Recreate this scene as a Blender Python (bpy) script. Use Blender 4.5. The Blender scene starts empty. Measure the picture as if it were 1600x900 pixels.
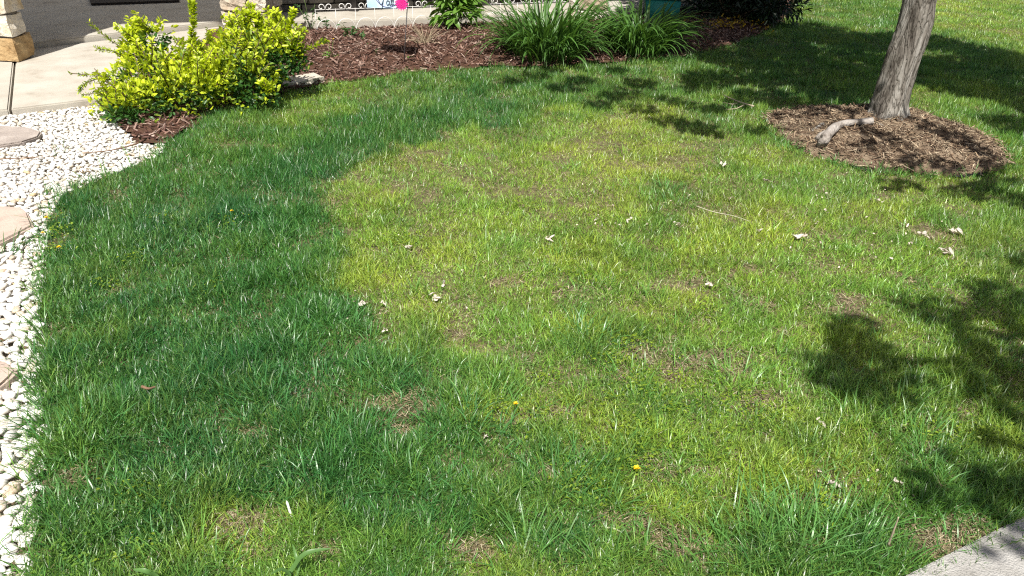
import bpy, bmesh, math, random
import numpy as np
from mathutils import Vector, Matrix, Quaternion, Euler

random.seed(7)
rng = np.random.default_rng(7)
C = bpy.context.scene.collection
S = bpy.context.scene
R = math.radians
FAST_GRASS = 1.0

# ------------------------------------------------------------------ camera
CAM_H, F, PITCH, ROLL = 1.6, 1209.0, R(28), R(2)
cam_d = bpy.data.cameras.new('camera')
cam_d.sensor_width = 36.0
cam_d.lens = 36.0 * F / 1600.0
cam_d.clip_start = 0.02
cam_d.clip_end = 2000
cam = bpy.data.objects.new('camera', cam_d)
C.objects.link(cam)
CM = (Matrix.Rotation(R(90) - PITCH, 3, 'X') @ Matrix.Rotation(ROLL, 3, 'Z'))
cam.matrix_world = Matrix.Translation((0, 0, CAM_H)) @ CM.to_4x4()
S.camera = cam
CMn = np.array(CM)

# ------------------------------------------------------------------ sky, sun, exposure
SUN_EL = 57.0
LD2 = Vector((0.09, 1.0)).normalized()          # the way the light travels over the ground
COT = 1.0 / math.tan(R(SUN_EL))
LIGHT = Vector((LD2.x * math.cos(R(SUN_EL)), LD2.y * math.cos(R(SUN_EL)), -math.sin(R(SUN_EL))))
world = bpy.data.worlds.new('World')
S.world = world
world.use_nodes = True
wn = world.node_tree
wn.nodes.clear()
sky = wn.nodes.new('ShaderNodeTexSky')
sky.sky_type = 'NISHITA'
sky.sun_disc = False
sky.air_density = 1.0
sky.dust_density = 3.0
sky.ozone_density = 0.6
sky.sun_elevation = R(SUN_EL)
sky.sun_rotation = math.atan2(-LIGHT.x, -LIGHT.y)
bg = wn.nodes.new('ShaderNodeBackground')
bg.inputs['Strength'].default_value = 0.068
wo = wn.nodes.new('ShaderNodeOutputWorld')
wn.links.new(sky.outputs[0], bg.inputs[0])
wn.links.new(bg.outputs[0], wo.inputs[0])
sun_d = bpy.data.lights.new('sun', 'SUN')
sun_d.energy = 5.0
sun_d.angle = R(0.55)
sun_d.color = (1.0, 0.965, 0.90)
sun = bpy.data.objects.new('sun', sun_d)
C.objects.link(sun)
sun.rotation_mode = 'QUATERNION'
sun.rotation_quaternion = LIGHT.to_track_quat('-Z', 'Y')
sun.location = (-2, -10, 20)
S.view_settings.view_transform = 'Standard'
S.view_settings.look = 'None'
S.view_settings.exposure = 0.62
S.view_settings.gamma = 1.0
S.view_settings.use_curve_mapping = False
S.render.engine = 'CYCLES'
S.cycles.use_denoising = False
S.cycles.pixel_filter_type = 'BLACKMAN_HARRIS'
S.cycles.filter_width = 1.2
S.cycles.sample_clamp_indirect = 4.0
S.cycles.max_bounces = 6
S.cycles.diffuse_bounces = 5
S.cycles.transmission_bounces = 4
S.cycles.transparent_max_bounces = 4

# ------------------------------------------------------------------ geometry helpers
def ray(px, py):
    return CM @ Vector(((px - 800) / F, (450 - py) / F, -1.0))
def gp(px, py, z=0.0):                     # a point of the picture -> the spot on the ground there
    d = ray(px, py)
    t = (z - CAM_H) / d.z
    return Vector((d.x * t, d.y * t, z))
def vp(px, py, Y):                         # ... -> a point at the distance Y
    d = ray(px, py)
    t = Y / d.y
    return Vector((d.x * t, Y, CAM_H + d.z * t))
def to_px(x, y, z):                        # numpy: world -> photo pixels
    v = np.stack([x, y, np.asarray(z) - CAM_H], -1) @ CMn
    zz = np.minimum(v[..., 2], -0.05)
    return 800 + F * v[..., 0] / -zz, 450 - F * v[..., 1] / -zz
def poly(pts):
    return [gp(*p).xy for p in pts]
def inside(px, py, pts):
    n = len(pts)
    r = np.zeros(np.shape(px), bool)
    j = n - 1
    for i in range(n):
        xi, yi = pts[i][0], pts[i][1]
        xj, yj = pts[j][0], pts[j][1]
        dy = yj - yi
        if abs(dy) < 1e-12: dy = 1e-12
        r ^= ((yi > py) != (yj > py)) & (px < (xj - xi) * (py - yi) / dy + xi)
        j = i
    return r
_lat = rng.random((256, 256))
def noise(x, y):
    x = np.asarray(x, float); y = np.asarray(y, float)
    xi = np.floor(x).astype(int); yi = np.floor(y).astype(int)
    fx = x - xi; fy = y - yi
    fx = fx * fx * (3 - 2 * fx); fy = fy * fy * (3 - 2 * fy)
    a = _lat[xi % 256, yi % 256]; b = _lat[(xi + 1) % 256, yi % 256]
    c = _lat[xi % 256, (yi + 1) % 256]; d = _lat[(xi + 1) % 256, (yi + 1) % 256]
    return (a * (1 - fx) + b * fx) * (1 - fy) + (c * (1 - fx) + d * fx) * fy
def fbm(x, y, o=3):
    s = 0; a = 0.5
    for k in range(o):
        s = s + a * noise(x * 2 ** k + 17.3 * k, y * 2 ** k + 9.1 * k); a *= 0.5
    return s / (1 - 0.5 ** o)

def tag(o, label=None, cat=None, group=None, kind=None):
    if label: o['label'] = label
    if cat: o['category'] = cat
    if group: o['group'] = group
    if kind: o['kind'] = kind
    return o
def link(name, me, mat=None, parent=None):
    if mat is not None and len(me.materials) == 0: me.materials.append(mat)
    o = bpy.data.objects.new(name, me)
    C.objects.link(o)
    if parent is not None: o.parent = parent
    return o
def empty(name, loc, label, cat, group=None):
    o = bpy.data.objects.new(name, None)
    o.empty_display_size = 0.1
    o.location = loc
    C.objects.link(o)
    return tag(o, label, cat, group)
def mesh(name, verts, faces, smooth=False):
    me = bpy.data.meshes.new(name)
    me.from_pydata([tuple(v) for v in verts], [], faces)
    if smooth: me.polygons.foreach_set('use_smooth', [True] * len(me.polygons))
    me.update()
    return me
def big_mesh(name, V, T, col=None, smooth=False):     # numpy verts, triangles, colour per vertex
    me = bpy.data.meshes.new(name)
    V = np.ascontiguousarray(V, np.float32); T = np.ascontiguousarray(T, np.int32)
    me.vertices.add(len(V)); me.vertices.foreach_set('co', V.ravel())
    me.loops.add(T.size); me.loops.foreach_set('vertex_index', T.ravel())
    me.polygons.add(len(T))
    me.polygons.foreach_set('loop_start', np.arange(0, T.size, 3, dtype=np.int32))
    if smooth: me.polygons.foreach_set('use_smooth', np.ones(len(T), bool))
    if col is not None:
        at = me.color_attributes.new('Col', 'FLOAT_COLOR', 'POINT')
        c4 = np.ones((len(V), 4), np.float32); c4[:, :3] = col
        at.data.foreach_set('color', c4.ravel())
    me.update()
    me.validate()
    return me
class MB:                                              # collects shapes into ONE mesh
    def __init__(s): s.v = []; s.f = []
    def add(s, vs, fs):
        o = len(s.v); s.v += [Vector(v) for v in vs]; s.f += [tuple(i + o for i in f) for f in fs]
    def box(s, a, b):
        x0, y0, z0 = a; x1, y1, z1 = b
        s.add([(x0,y0,z0),(x1,y0,z0),(x1,y1,z0),(x0,y1,z0),(x0,y0,z1),(x1,y0,z1),(x1,y1,z1),(x0,y1,z1)],
              [(0,3,2,1),(4,5,6,7),(0,1,5,4),(1,2,6,5),(2,3,7,6),(3,0,4,7)])
    def prism(s, pts, z0, z1):
        n = len(pts)
        s.add([(p[0], p[1], z0) for p in pts] + [(p[0], p[1], z1) for p in pts],
              [tuple(range(n))[::-1], tuple(range(n, 2 * n))] + [(i, (i + 1) % n, n + (i + 1) % n, n + i) for i in range(n)])
    def tube(s, path, rad, n=8, cap=True):
        path = [Vector(p) for p in path]
        m = len(path)
        if not hasattr(rad, '__len__'): rad = [rad] * m
        up = Vector((0.13, 0.21, 0.97))
        o = len(s.v)
        for i, p in enumerate(path):
            d = (path[min(i + 1, m - 1)] - path[max(i - 1, 0)])
            if d.length < 1e-9: d = Vector((0, 0, 1))
            d.normalize()
            a = d.cross(up)
            if a.length < 1e-3: a = d.cross(Vector((1, 0, 0)))
            a.normalize(); b = d.cross(a)
            for k in range(n):
                t = 2 * math.pi * k / n
                s.v.append(p + (a * math.cos(t) + b * math.sin(t)) * rad[i])
        for i in range(m - 1):
            for k in range(n):
                s.f.append((o + i * n + k, o + i * n + (k + 1) % n, o + (i + 1) * n + (k + 1) % n, o + (i + 1) * n + k))
        if cap:
            s.f.append(tuple(o + k for k in range(n))[::-1]); s.f.append(tuple(o + (m - 1) * n + k for k in range(n)))
    def build(s, name, mat, parent=None, smooth=False, org=None):
        vs = s.v if org is None else [v - Vector(org) for v in s.v]
        o = link(name, mesh(name, vs, s.f, smooth), mat, parent)
        return o

# ------------------------------------------------------------------ materials
def mat(name):
    m = bpy.data.materials.new(name); m.use_nodes = True
    nt = m.node_tree; nt.nodes.clear()
    out = nt.nodes.new('ShaderNodeOutputMaterial')
    return m, nt, out
def N(nt, t, **kw):
    n = nt.nodes.new(t)
    for k, v in kw.items():
        if k in n.inputs: n.inputs[k].default_value = v
        else: setattr(n, k, v)
    return n
def ramp(nt, stops):
    r = nt.nodes.new('ShaderNodeValToRGB')
    e = r.color_ramp.elements
    while len(e) < len(stops): e.new(0.5)
    for i, (p, c) in enumerate(stops):
        e[i].position = p; e[i].color = (*c, 1) if len(c) == 3 else c
    return r
def stone_mat(name, stops, scale=6, rough=0.9, bump=0.3, bscale=60, per_object=0.0, detail=6, dist=0.02, stretch=None):
    m, nt, out = mat(name)
    tc = N(nt, 'ShaderNodeTexCoord')
    src = tc.outputs['Object']
    if stretch:
        mp = N(nt, 'ShaderNodeMapping'); mp.inputs['Scale'].default_value = stretch
        nt.links.new(src, mp.inputs[0]); src = mp.outputs[0]
    oi = N(nt, 'ShaderNodeObjectInfo')
    n1 = N(nt, 'ShaderNodeTexNoise', Scale=scale, Detail=detail, Roughness=0.65)
    n1.noise_dimensions = '4D'
    mul = N(nt, 'ShaderNodeMath', operation='MULTIPLY'); mul.inputs[1].default_value = 37.0
    nt.links.new(oi.outputs['Random'], mul.inputs[0])
    nt.links.new(mul.outputs[0], n1.inputs['W'])
    nt.links.new(src, n1.inputs['Vector'])
    fac = n1.outputs[0]
    if per_object:
        a = N(nt, 'ShaderNodeMath', operation='MULTIPLY_ADD')
        a.inputs[1].default_value = per_object
        sub = N(nt, 'ShaderNodeMath', operation='SUBTRACT'); sub.inputs[1].default_value = 0.5
        nt.links.new(oi.outputs['Random'], sub.inputs[0])
        nt.links.new(sub.outputs[0], a.inputs[0]); nt.links.new(fac, a.inputs[2]); fac = a.outputs[0]
    rp = ramp(nt, stops)
    nt.links.new(fac, rp.inputs[0])
    b = N(nt, 'ShaderNodeBsdfPrincipled', Roughness=rough)
    b.inputs['Specular IOR Level'].default_value = 0.25
    nt.links.new(rp.outputs[0], b.inputs['Base Color'])
    n2 = N(nt, 'ShaderNodeTexNoise', Scale=bscale, Detail=5.0)
    nt.links.new(src, n2.inputs['Vector'])
    bp = N(nt, 'ShaderNodeBump', Strength=bump, Distance=dist)
    nt.links.new(n2.outputs[0], bp.inputs['Height']); nt.links.new(bp.outputs[0], b.inputs['Normal'])
    nt.links.new(b.outputs[0], out.inputs[0])
    return m
def leaf_mat(name, color=None, transl=0.35, rough=0.45, spec=0.35, gain=1.5, vary=0.0):
    m, nt, out = mat(name)
    if color is None:
        a = N(nt, 'ShaderNodeVertexColor', layer_name='Col'); src = a.outputs[0]
    else:
        tc = N(nt, 'ShaderNodeTexCoord'); oi = N(nt, 'ShaderNodeObjectInfo')
        n1 = N(nt, 'ShaderNodeTexNoise', Scale=14.0, Detail=2.0)
        nt.links.new(tc.outputs['Object'], n1.inputs['Vector'])
        ad = N(nt, 'ShaderNodeMath', operation='ADD')
        nt.links.new(n1.outputs[0], ad.inputs[0]); nt.links.new(oi.outputs['Random'], ad.inputs[1])
        d = Vector(color)
        rp = ramp(nt, [(0.35, tuple(d * (1 - vary))), (1.0, tuple(d)), ])
        h = N(nt, 'ShaderNodeMath', operation='MULTIPLY'); h.inputs[1].default_value = 0.62
        nt.links.new(ad.outputs[0], h.inputs[0]); nt.links.new(h.outputs[0], rp.inputs[0])
        src = rp.outputs[0]
    b = N(nt, 'ShaderNodeBsdfPrincipled', Roughness=rough)
    b.inputs['Specular IOR Level'].default_value = spec
    nt.links.new(src, b.inputs['Base Color'])
    t = N(nt, 'ShaderNodeBsdfTranslucent')
    g = N(nt, 'ShaderNodeVectorMath', operation='MULTIPLY'); g.inputs[1].default_value = (gain * 1.05, gain * 1.0, gain * 0.6)
    nt.links.new(src, g.inputs[0]); nt.links.new(g.outputs[0], t.inputs[0])
    mx = N(nt, 'ShaderNodeMixShader'); mx.inputs[0].default_value = transl
    nt.links.new(b.outputs[0], mx.inputs[1]); nt.links.new(t.outputs[0], mx.inputs[2])
    nt.links.new(mx.outputs[0], out.inputs[0])
    return m
def plain(name, color, rough=0.6, spec=0.3, metal=0.0, var=0.12, scale=25):
    d = Vector(color)
    m = stone_mat(name, [(0.25, tuple(d * (1 - var))), (0.75, tuple(d * (1 + var)))], scale=scale, rough=rough, bump=0.1, bscale=90, dist=0.004)
    b = [n for n in m.node_tree.nodes if n.type == 'BSDF_PRINCIPLED'][0]
    b.inputs['Specular IOR Level'].default_value = spec; b.inputs['Metallic'].default_value = metal
    return m
def attr_mat(name, rough=0.9, bump=0.4, scale=200):
    m, nt, out = mat(name)
    a = N(nt, 'ShaderNodeVertexColor', layer_name='Col')
    tc = N(nt, 'ShaderNodeTexCoord')
    n = N(nt, 'ShaderNodeTexNoise', Scale=scale, Detail=3.0)
    nt.links.new(tc.outputs['Object'], n.inputs['Vector'])
    rp = ramp(nt, [(0.3, (0.72, 0.72, 0.72)), (0.7, (1.1, 1.1, 1.1))])
    nt.links.new(n.outputs[0], rp.inputs[0])
    mul = N(nt, 'ShaderNodeVectorMath', operation='MULTIPLY')
    nt.links.new(a.outputs[0], mul.inputs[0]); nt.links.new(rp.outputs[0], mul.inputs[1])
    b = N(nt, 'ShaderNodeBsdfPrincipled', Roughness=rough)
    b.inputs['Specular IOR Level'].default_value = 0.2
    nt.links.new(mul.outputs[0], b.inputs['Base Color'])
    bp = N(nt, 'ShaderNodeBump', Strength=bump, Distance=0.003)
    nt.links.new(n.outputs[0], bp.inputs['Height']); nt.links.new(bp.outputs[0], b.inputs['Normal'])
    nt.links.new(b.outputs[0], out.inputs[0])
    return m

M = {}
M['earth'] = stone_mat('earth', [(0.3, (0.05, 0.04, 0.022)), (0.7, (0.10, 0.085, 0.04))], scale=1.5, bump=0.5, bscale=30)
M['thatch'] = stone_mat('thatch', [(0.28, (0.06, 0.048, 0.026)), (0.5, (0.17, 0.138, 0.075)), (0.72, (0.36, 0.295, 0.175))], scale=26, bump=1.0, bscale=160, detail=9)
M['mulch_base'] = stone_mat('mulch_base', [(0.3, (0.03, 0.015, 0.009)), (0.55, (0.10, 0.05, 0.032)), (0.75, (0.17, 0.09, 0.06))], scale=30, bump=1.0, bscale=90)
M['ring_mulch'] = stone_mat('ring_mulch', [(0.36, (0.07, 0.046, 0.03)), (0.48, (0.21, 0.15, 0.10)), (0.68, (0.40, 0.31, 0.215))], scale=6, bump=1.0, bscale=140, detail=9)
M['grit'] = stone_mat('grit', [(0.3, (0.22, 0.18, 0.13)), (0.7, (0.5, 0.45, 0.37))], scale=40, bump=0.8, bscale=120)
M['concrete'] = stone_mat('concrete', [(0.30, (0.30, 0.265, 0.215)), (0.42, (0.39, 0.355, 0.30)), (0.55, (0.43, 0.40, 0.345)), (0.75, (0.49, 0.46, 0.40))], scale=3.6, bump=0.15, bscale=150, detail=9)
M['sidewalk'] = stone_mat('sidewalk', [(0.30, (0.20, 0.19, 0.17)), (0.42, (0.33, 0.315, 0.29)), (0.55, (0.40, 0.385, 0.36)), (0.75, (0.47, 0.455, 0.43))], scale=14.0, bump=0.6, bscale=190, detail=10)
M['flagstone'] = stone_mat('flagstone', [(0.25, (0.34, 0.26, 0.215)), (0.55, (0.47, 0.375, 0.31)), (0.8, (0.56, 0.47, 0.40))], scale=7.0, bump=0.3, bscale=90, detail=9)
M['grey_flagstone'] = stone_mat('grey_flagstone', [(0.25, (0.22, 0.185, 0.165)), (0.55, (0.36, 0.31, 0.275)), (0.8, (0.5, 0.46, 0.42))], scale=6.0, bump=0.4, bscale=80, detail=9)
M['stone'] = stone_mat('stone', [(0.15, (0.30, 0.19, 0.085)), (0.38, (0.50, 0.36, 0.19)), (0.55, (0.58, 0.47, 0.31)), (0.72, (0.66, 0.60, 0.50)), (0.9, (0.36, 0.32, 0.28))], scale=5, bump=0.7, bscale=28, per_object=0.75, detail=7, dist=0.03)
M['pale_stone'] = stone_mat('pale_stone', [(0.2, (0.36, 0.28, 0.2)), (0.45, (0.55, 0.48, 0.38)), (0.7, (0.68, 0.63, 0.54))], scale=6, bump=0.7, bscale=30, per_object=0.5, dist=0.03)
M['shade_toned_stone'] = stone_mat('shade_toned_stone', [(0.2, (0.05, 0.045, 0.04)), (0.5, (0.11, 0.10, 0.085)), (0.8, (0.22, 0.2, 0.17))], scale=6, bump=0.6, bscale=30, per_object=0.6, dist=0.03)  # porch shade put into the base colour of the house wall stones
M['mortar'] = plain('mortar', (0.20, 0.18, 0.155), rough=0.95)
M['shade_toned_mortar'] = plain('shade_toned_mortar', (0.05, 0.047, 0.042), rough=0.95)  # mortar darkened too, the porch shade painted into it
M['roof'] = plain('roof', (0.14, 0.12, 0.11), rough=0.9)
M['dark_wood'] = plain('dark_wood', (0.035, 0.03, 0.027), rough=0.6)
M['mat'] = plain('mat', (0.035, 0.028, 0.024), rough=1.0, var=0.4, scale=60)
M['white_wire'] = plain('white_wire', (0.80, 0.78, 0.74), rough=0.4, var=0.04)
M['pole'] = plain('pole', (0.16, 0.155, 0.17), rough=0.35, metal=0.4)
M['teal'] = plain('teal', (0.018, 0.20, 0.17), rough=0.5, var=0.08)
M['teal_lid'] = plain('teal_lid', (0.015, 0.10, 0.09), rough=0.5, var=0.08)
M['flag'] = stone_mat('flag', [(0.35, (0.42, 0.60, 0.82)), (0.62, (0.72, 0.82, 0.90))], scale=5, bump=0.1, bscale=400, rough=0.8, dist=0.001)
M['ink'] = plain('ink', (0.035, 0.045, 0.07), rough=0.8)
M['purple'] = plain('purple', (0.22, 0.2, 0.42), rough=0.8)
M['pink'] = plain('pink', (0.78, 0.03, 0.27), rough=0.7, var=0.2)
M['red_petal'] = leaf_mat('red_petal', (0.75, 0.13, 0.10), transl=0.3)
M['yellow_petal'] = leaf_mat('yellow_petal', (0.85, 0.60, 0.02), transl=0.2)
M['white_petal'] = leaf_mat('white_petal', (0.74, 0.66, 0.58), transl=0.25, gain=1.0, rough=0.7, vary=0.3)
M['strap_leaf'] = leaf_mat('strap_leaf', (0.13, 0.26, 0.07), transl=0.3, rough=0.4, spec=0.4, gain=1.3, vary=0.2)
M['twig'] = plain('twig', (0.42, 0.34, 0.25), rough=0.8, var=0.3)
M['stalk'] = plain('stalk', (0.44, 0.42, 0.30), rough=0.8, var=0.3)
M['dark_twig'] = plain('dark_twig', (0.17, 0.10, 0.06), rough=0.8, var=0.3)
M['dry_stem'] = plain('dry_stem', (0.34, 0.27, 0.18), rough=0.9, var=0.3)
M['stake'] = plain('stake', (0.75, 0.74, 0.70), rough=0.5)
M['stem'] = plain('stem', (0.10, 0.16, 0.04), rough=0.6)
M['wood_stem'] = plain('wood_stem', (0.12, 0.085, 0.05), rough=0.9)
M['edging'] = plain('edging', (0.012, 0.012, 0.012), rough=0.5)
M['edge_block'] = stone_mat('edge_block', [(0.3, (0.40, 0.36, 0.29)), (0.7, (0.56, 0.52, 0.44))], scale=10, bump=0.5, bscale=60)
M['grass'] = leaf_mat('grass', None, transl=0.36, rough=0.36, spec=0.6, gain=1.45)
M['dead'] = leaf_mat('dead', None, transl=0.2, rough=0.8, spec=0.15, gain=1.0)
M['foliage'] = leaf_mat('foliage', None, transl=0.33, rough=0.4, spec=0.4, gain=1.4)
M['dark_foliage'] = leaf_mat('dark_foliage', None, transl=0.15, rough=0.35, spec=0.4, gain=1.2)
M['daylily'] = leaf_mat('daylily', (0.10, 0.225, 0.045), transl=0.3, rough=0.38, spec=0.45, gain=1.4, vary=0.45)
M['peony'] = leaf_mat('peony', (0.17, 0.33, 0.055), transl=0.3, rough=0.38, spec=0.45, gain=1.4, vary=0.3)
M['sprout'] = leaf_mat('sprout', (0.06, 0.15, 0.045), transl=0.3, rough=0.4, spec=0.4, gain=1.3, vary=0.3)
M['tree_leaf'] = leaf_mat('tree_leaf', None, transl=0.25, rough=0.45, spec=0.3, gain=1.3)
M['pebble'] = stone_mat('pebble', [(0.06, (0.36, 0.25, 0.13)), (0.2, (0.50, 0.42, 0.33)), (0.34, (0.68, 0.64, 0.58)), (0.65, (0.78, 0.76, 0.72)), (0.95, (0.60, 0.56, 0.52))], scale=9, bump=0.15, bscale=90, per_object=0.7, rough=0.65, dist=0.004)
M['pebbles'] = attr_mat('pebbles', rough=0.7, bump=0.2, scale=70)
M['chips'] = attr_mat('chips', rough=0.85, bump=0.5, scale=120)
def bark_mat():
    m, nt, out = mat('bark')
    tc = N(nt, 'ShaderNodeTexCoord')
    mp = N(nt, 'ShaderNodeMapping'); mp.inputs['Scale'].default_value = (1, 1, 0.17)
    nt.links.new(tc.outputs['Object'], mp.inputs[0])
    nd = N(nt, 'ShaderNodeTexNoise', Scale=14.0, Detail=4.0)
    nt.links.new(mp.outputs[0], nd.inputs['Vector'])
    sc_ = N(nt, 'ShaderNodeVectorMath', operation='SCALE'); sc_.inputs['Scale'].default_value = 0.13
    nt.links.new(nd.outputs['Color'], sc_.inputs[0])
    ad = N(nt, 'ShaderNodeVectorMath', operation='ADD')
    nt.links.new(mp.outputs[0], ad.inputs[0]); nt.links.new(sc_.outputs[0], ad.inputs[1])
    vo = N(nt, 'ShaderNodeTexVoronoi', Scale=30.0); vo.feature = 'DISTANCE_TO_EDGE'
    nt.links.new(ad.outputs[0], vo.inputs['Vector'])
    cr = ramp(nt, [(0.0, (0.48, 0.46, 0.44)), (0.06, (0.8, 0.8, 0.79)), (0.14, (1, 1, 1))])
    nt.links.new(vo.outputs[0], cr.inputs[0])
    n1 = N(nt, 'ShaderNodeTexNoise', Scale=9.0, Detail=9.0, Roughness=0.72, Distortion=0.8)
    nt.links.new(mp.outputs[0], n1.inputs['Vector'])
    rp = ramp(nt, [(0.36, (0.055, 0.046, 0.038)), (0.46, (0.17, 0.152, 0.13)), (0.56, (0.29, 0.27, 0.24)), (0.68, (0.46, 0.44, 0.405))])
    nt.links.new(n1.outputs[0], rp.inputs[0])
    mul = N(nt, 'ShaderNodeVectorMath', operation='MULTIPLY')
    nt.links.new(rp.outputs[0], mul.inputs[0]); nt.links.new(cr.outputs[0], mul.inputs[1])
    n2 = N(nt, 'ShaderNodeTexNoise', Scale=70.0, Detail=8.0)
    nt.links.new(mp.outputs[0], n2.inputs['Vector'])
    b = N(nt, 'ShaderNodeBsdfPrincipled', Roughness=0.9)
    b.inputs['Specular IOR Level'].default_value = 0.15
    nt.links.new(mul.outputs[0], b.inputs['Base Color'])
    b1 = N(nt, 'ShaderNodeBump', Strength=0.7, Distance=0.012)
    nt.links.new(cr.outputs[0], b1.inputs['Height'])
    b2 = N(nt, 'ShaderNodeBump', Strength=0.7, Distance=0.012)
    nt.links.new(n2.outputs[0], b2.inputs['Height']); nt.links.new(b1.outputs[0], b2.inputs['Normal'])
    nt.links.new(b2.outputs[0], b.inputs['Normal'])
    nt.links.new(b.outputs[0], out.inputs[0])
    return m
M['bark'] = bark_mat()

# ------------------------------------------------------------------ outlines on the ground
PEB_EDGE = [(50,905),(54,830),(66,770),(68,690),(64,600),(61,520),(65,450),(70,390),(78,335),(98,302),(150,281),(205,258),(250,242),(258,226)]
BED_EDGE = [(258,226),(300,200),(335,178),(400,160),(452,142),(515,131),(560,126),(640,116),(700,111),(780,104),(850,106),(905,102),(955,99),(1060,92),(1110,80),(1165,64),(1215,42),(1238,18),(1243,-8)]
WALK_FRONT = [(-200,206),(0,182),(155,163)]
WALK_RIGHT = [(155,163),(250,108),(330,62),(352,47)]
peb_line = [p.xy if hasattr(p, 'xy') else p for p in (gp(*q) for q in PEB_EDGE)]
bed_line = [gp(*q).xy for q in BED_EDGE]
walk_front = [gp(*q).xy for q in WALK_FRONT]
walk_right = [gp(*q).xy for q in WALK_RIGHT]
porch_front = [gp(-400, 150).xy, gp(95, 78).xy, gp(352, 47).xy, gp(500, 48).xy, gp(640, 43).xy, gp(770, 38).xy, gp(900, 31).xy, gp(1050, 22).xy]
SIDE = [gp(1432, 900).xy, gp(1600, 815).xy]
sd = (SIDE[1] - SIDE[0]).normalized()
SW = [SIDE[0] - sd * 0.9, SIDE[1] + sd * 3.0]
swn = Vector((sd.y, -sd.x))
sidewalk_poly = [SW[0], SW[1], SW[1] + swn * 1.3, SW[0] + swn * 1.3]
LAWN = [Vector((-1.22, 0.2))] + peb_line + bed_line[1:] + [Vector((3.2, 17)), Vector((13, 17)), Vector((13, 0.2))]
PEB = [Vector((-1.22, 0.2))] + peb_line + [gp(215, 223).xy, gp(185, 195).xy, gp(160, 166).xy] + walk_front[::-1] + [Vector((-6.5, 4.0)), Vector((-6.5, 0.2))]
BED = bed_line + [gp(1050, 20).xy] + porch_front[::-1][:-2] + walk_right[::-1] + [gp(185, 195).xy, gp(215, 223).xy]
RING_PX = [(1200,190),(1225,179),(1290,176),(1350,173),(1430,184),(1480,197),(1540,222),(1572,247),(1562,264),(1510,279),(1450,276),(1400,269),(1360,270),(1310,256),(1265,242),(1222,214)]
RING = [gp(*q).xy for q in RING_PX]
def hgt(x, y):
    return 0.030 * (fbm(np.asarray(x) * 1.3 + 40, np.asarray(y) * 1.3 + 40, 2) - 0.5)
def sd_poly(x, y, pts):                     # distance to the outline
    d = np.full(np.shape(x), 1e9)
    n = len(pts)
    for i in range(n):
        a = pts[i]; b = pts[(i + 1) % n]
        ex, ey = b[0] - a[0], b[1] - a[1]
        t = np.clip(((x - a[0]) * ex + (y - a[1]) * ey) / (ex * ex + ey * ey + 1e-12), 0, 1)
        d = np.minimum(d, np.hypot(x - a[0] - t * ex, y - a[1] - t * ey))
    return d
def sheet(name, pts, cell, zf, material, lab=None):
    xs = np.array([p[0] for p in pts]); ys = np.array([p[1] for p in pts])
    gx = np.arange(xs.min(), xs.max() + cell, cell); gy = np.arange(ys.min(), ys.max() + cell, cell)
    X, Y = np.meshgrid(gx, gy)
    cx, cy = X[:-1, :-1] + cell / 2, Y[:-1, :-1] + cell / 2
    ok = inside(cx, cy, pts)
    nx = X.shape[1]
    i, j = np.nonzero(ok)
    a = i * nx + j
    T = np.concatenate([np.stack([a, a + 1, a + nx + 1], -1), np.stack([a, a + nx + 1, a + nx], -1)])
    V = np.stack([X.ravel(), Y.ravel(), zf(X.ravel(), Y.ravel())], -1)
    used, inv = np.unique(T, return_inverse=True)
    me = big_mesh(name, V[used], inv.reshape(T.shape), smooth=True)
    o = link(name, me, material)
    return tag(o, lab, None, None, 'structure')

# ------------------------------------------------------------------ the setting
g = link('ground', mesh('ground', [(-300, -300, -0.07), (300, -300, -0.07), (300, 300, -0.07), (-300, 300, -0.07)], [(0, 1, 2, 3)]), M['earth'])
tag(g, 'dark earth reaching out beneath the whole yard', None, None, 'structure')
sheet('lawn', LAWN, 0.08, hgt, M['thatch'], 'patchy lawn soil and thatch under the grass')
def bed_z(x, y):
    d = sd_poly(x, y, BED)
    return 0.012 + 0.07 * np.clip(d / 0.6, 0, 1) + 0.02 * (fbm(x * 4, y * 4) - 0.5)
mulch_bed = sheet('mulch_bed', BED, 0.05, bed_z, M['mulch_base'], 'dark brown bark mulch planting bed along the porch')
pebble_bed = sheet('pebble_bed', PEB, 0.10, lambda x, y: x * 0 - 0.028, M['grit'], 'white river pebble path beside the lawn')
sw = MB(); sw.prism(sidewalk_poly, -0.06, 0.035)
o = sw.build('sidewalk', M['sidewalk']); tag(o, 'grey concrete sidewalk corner beside the lawn', None, None, 'structure')
bm = bmesh.new(); bm.from_mesh(o.data); bmesh.ops.bevel(bm, geom=[e for e in bm.edges], offset=0.008, segments=2, affect='EDGES'); bm.to_mesh(o.data); bm.free()

def slab(name, pts, z0, z1, m, label, bev=0.01):
    b = MB(); b.prism(pts, z0, z1)
    o = b.build(name, m)
    bm = bmesh.new(); bm.from_mesh(o.data)
    bmesh.ops.recalc_face_normals(bm, faces=bm.faces)
    bmesh.ops.bevel(bm, geom=[e for e in bm.edges], offset=bev, segments=2, affect='EDGES'); bm.to_mesh(o.data); bm.free()
    return tag(o, label, None, None, 'structure')
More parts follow.
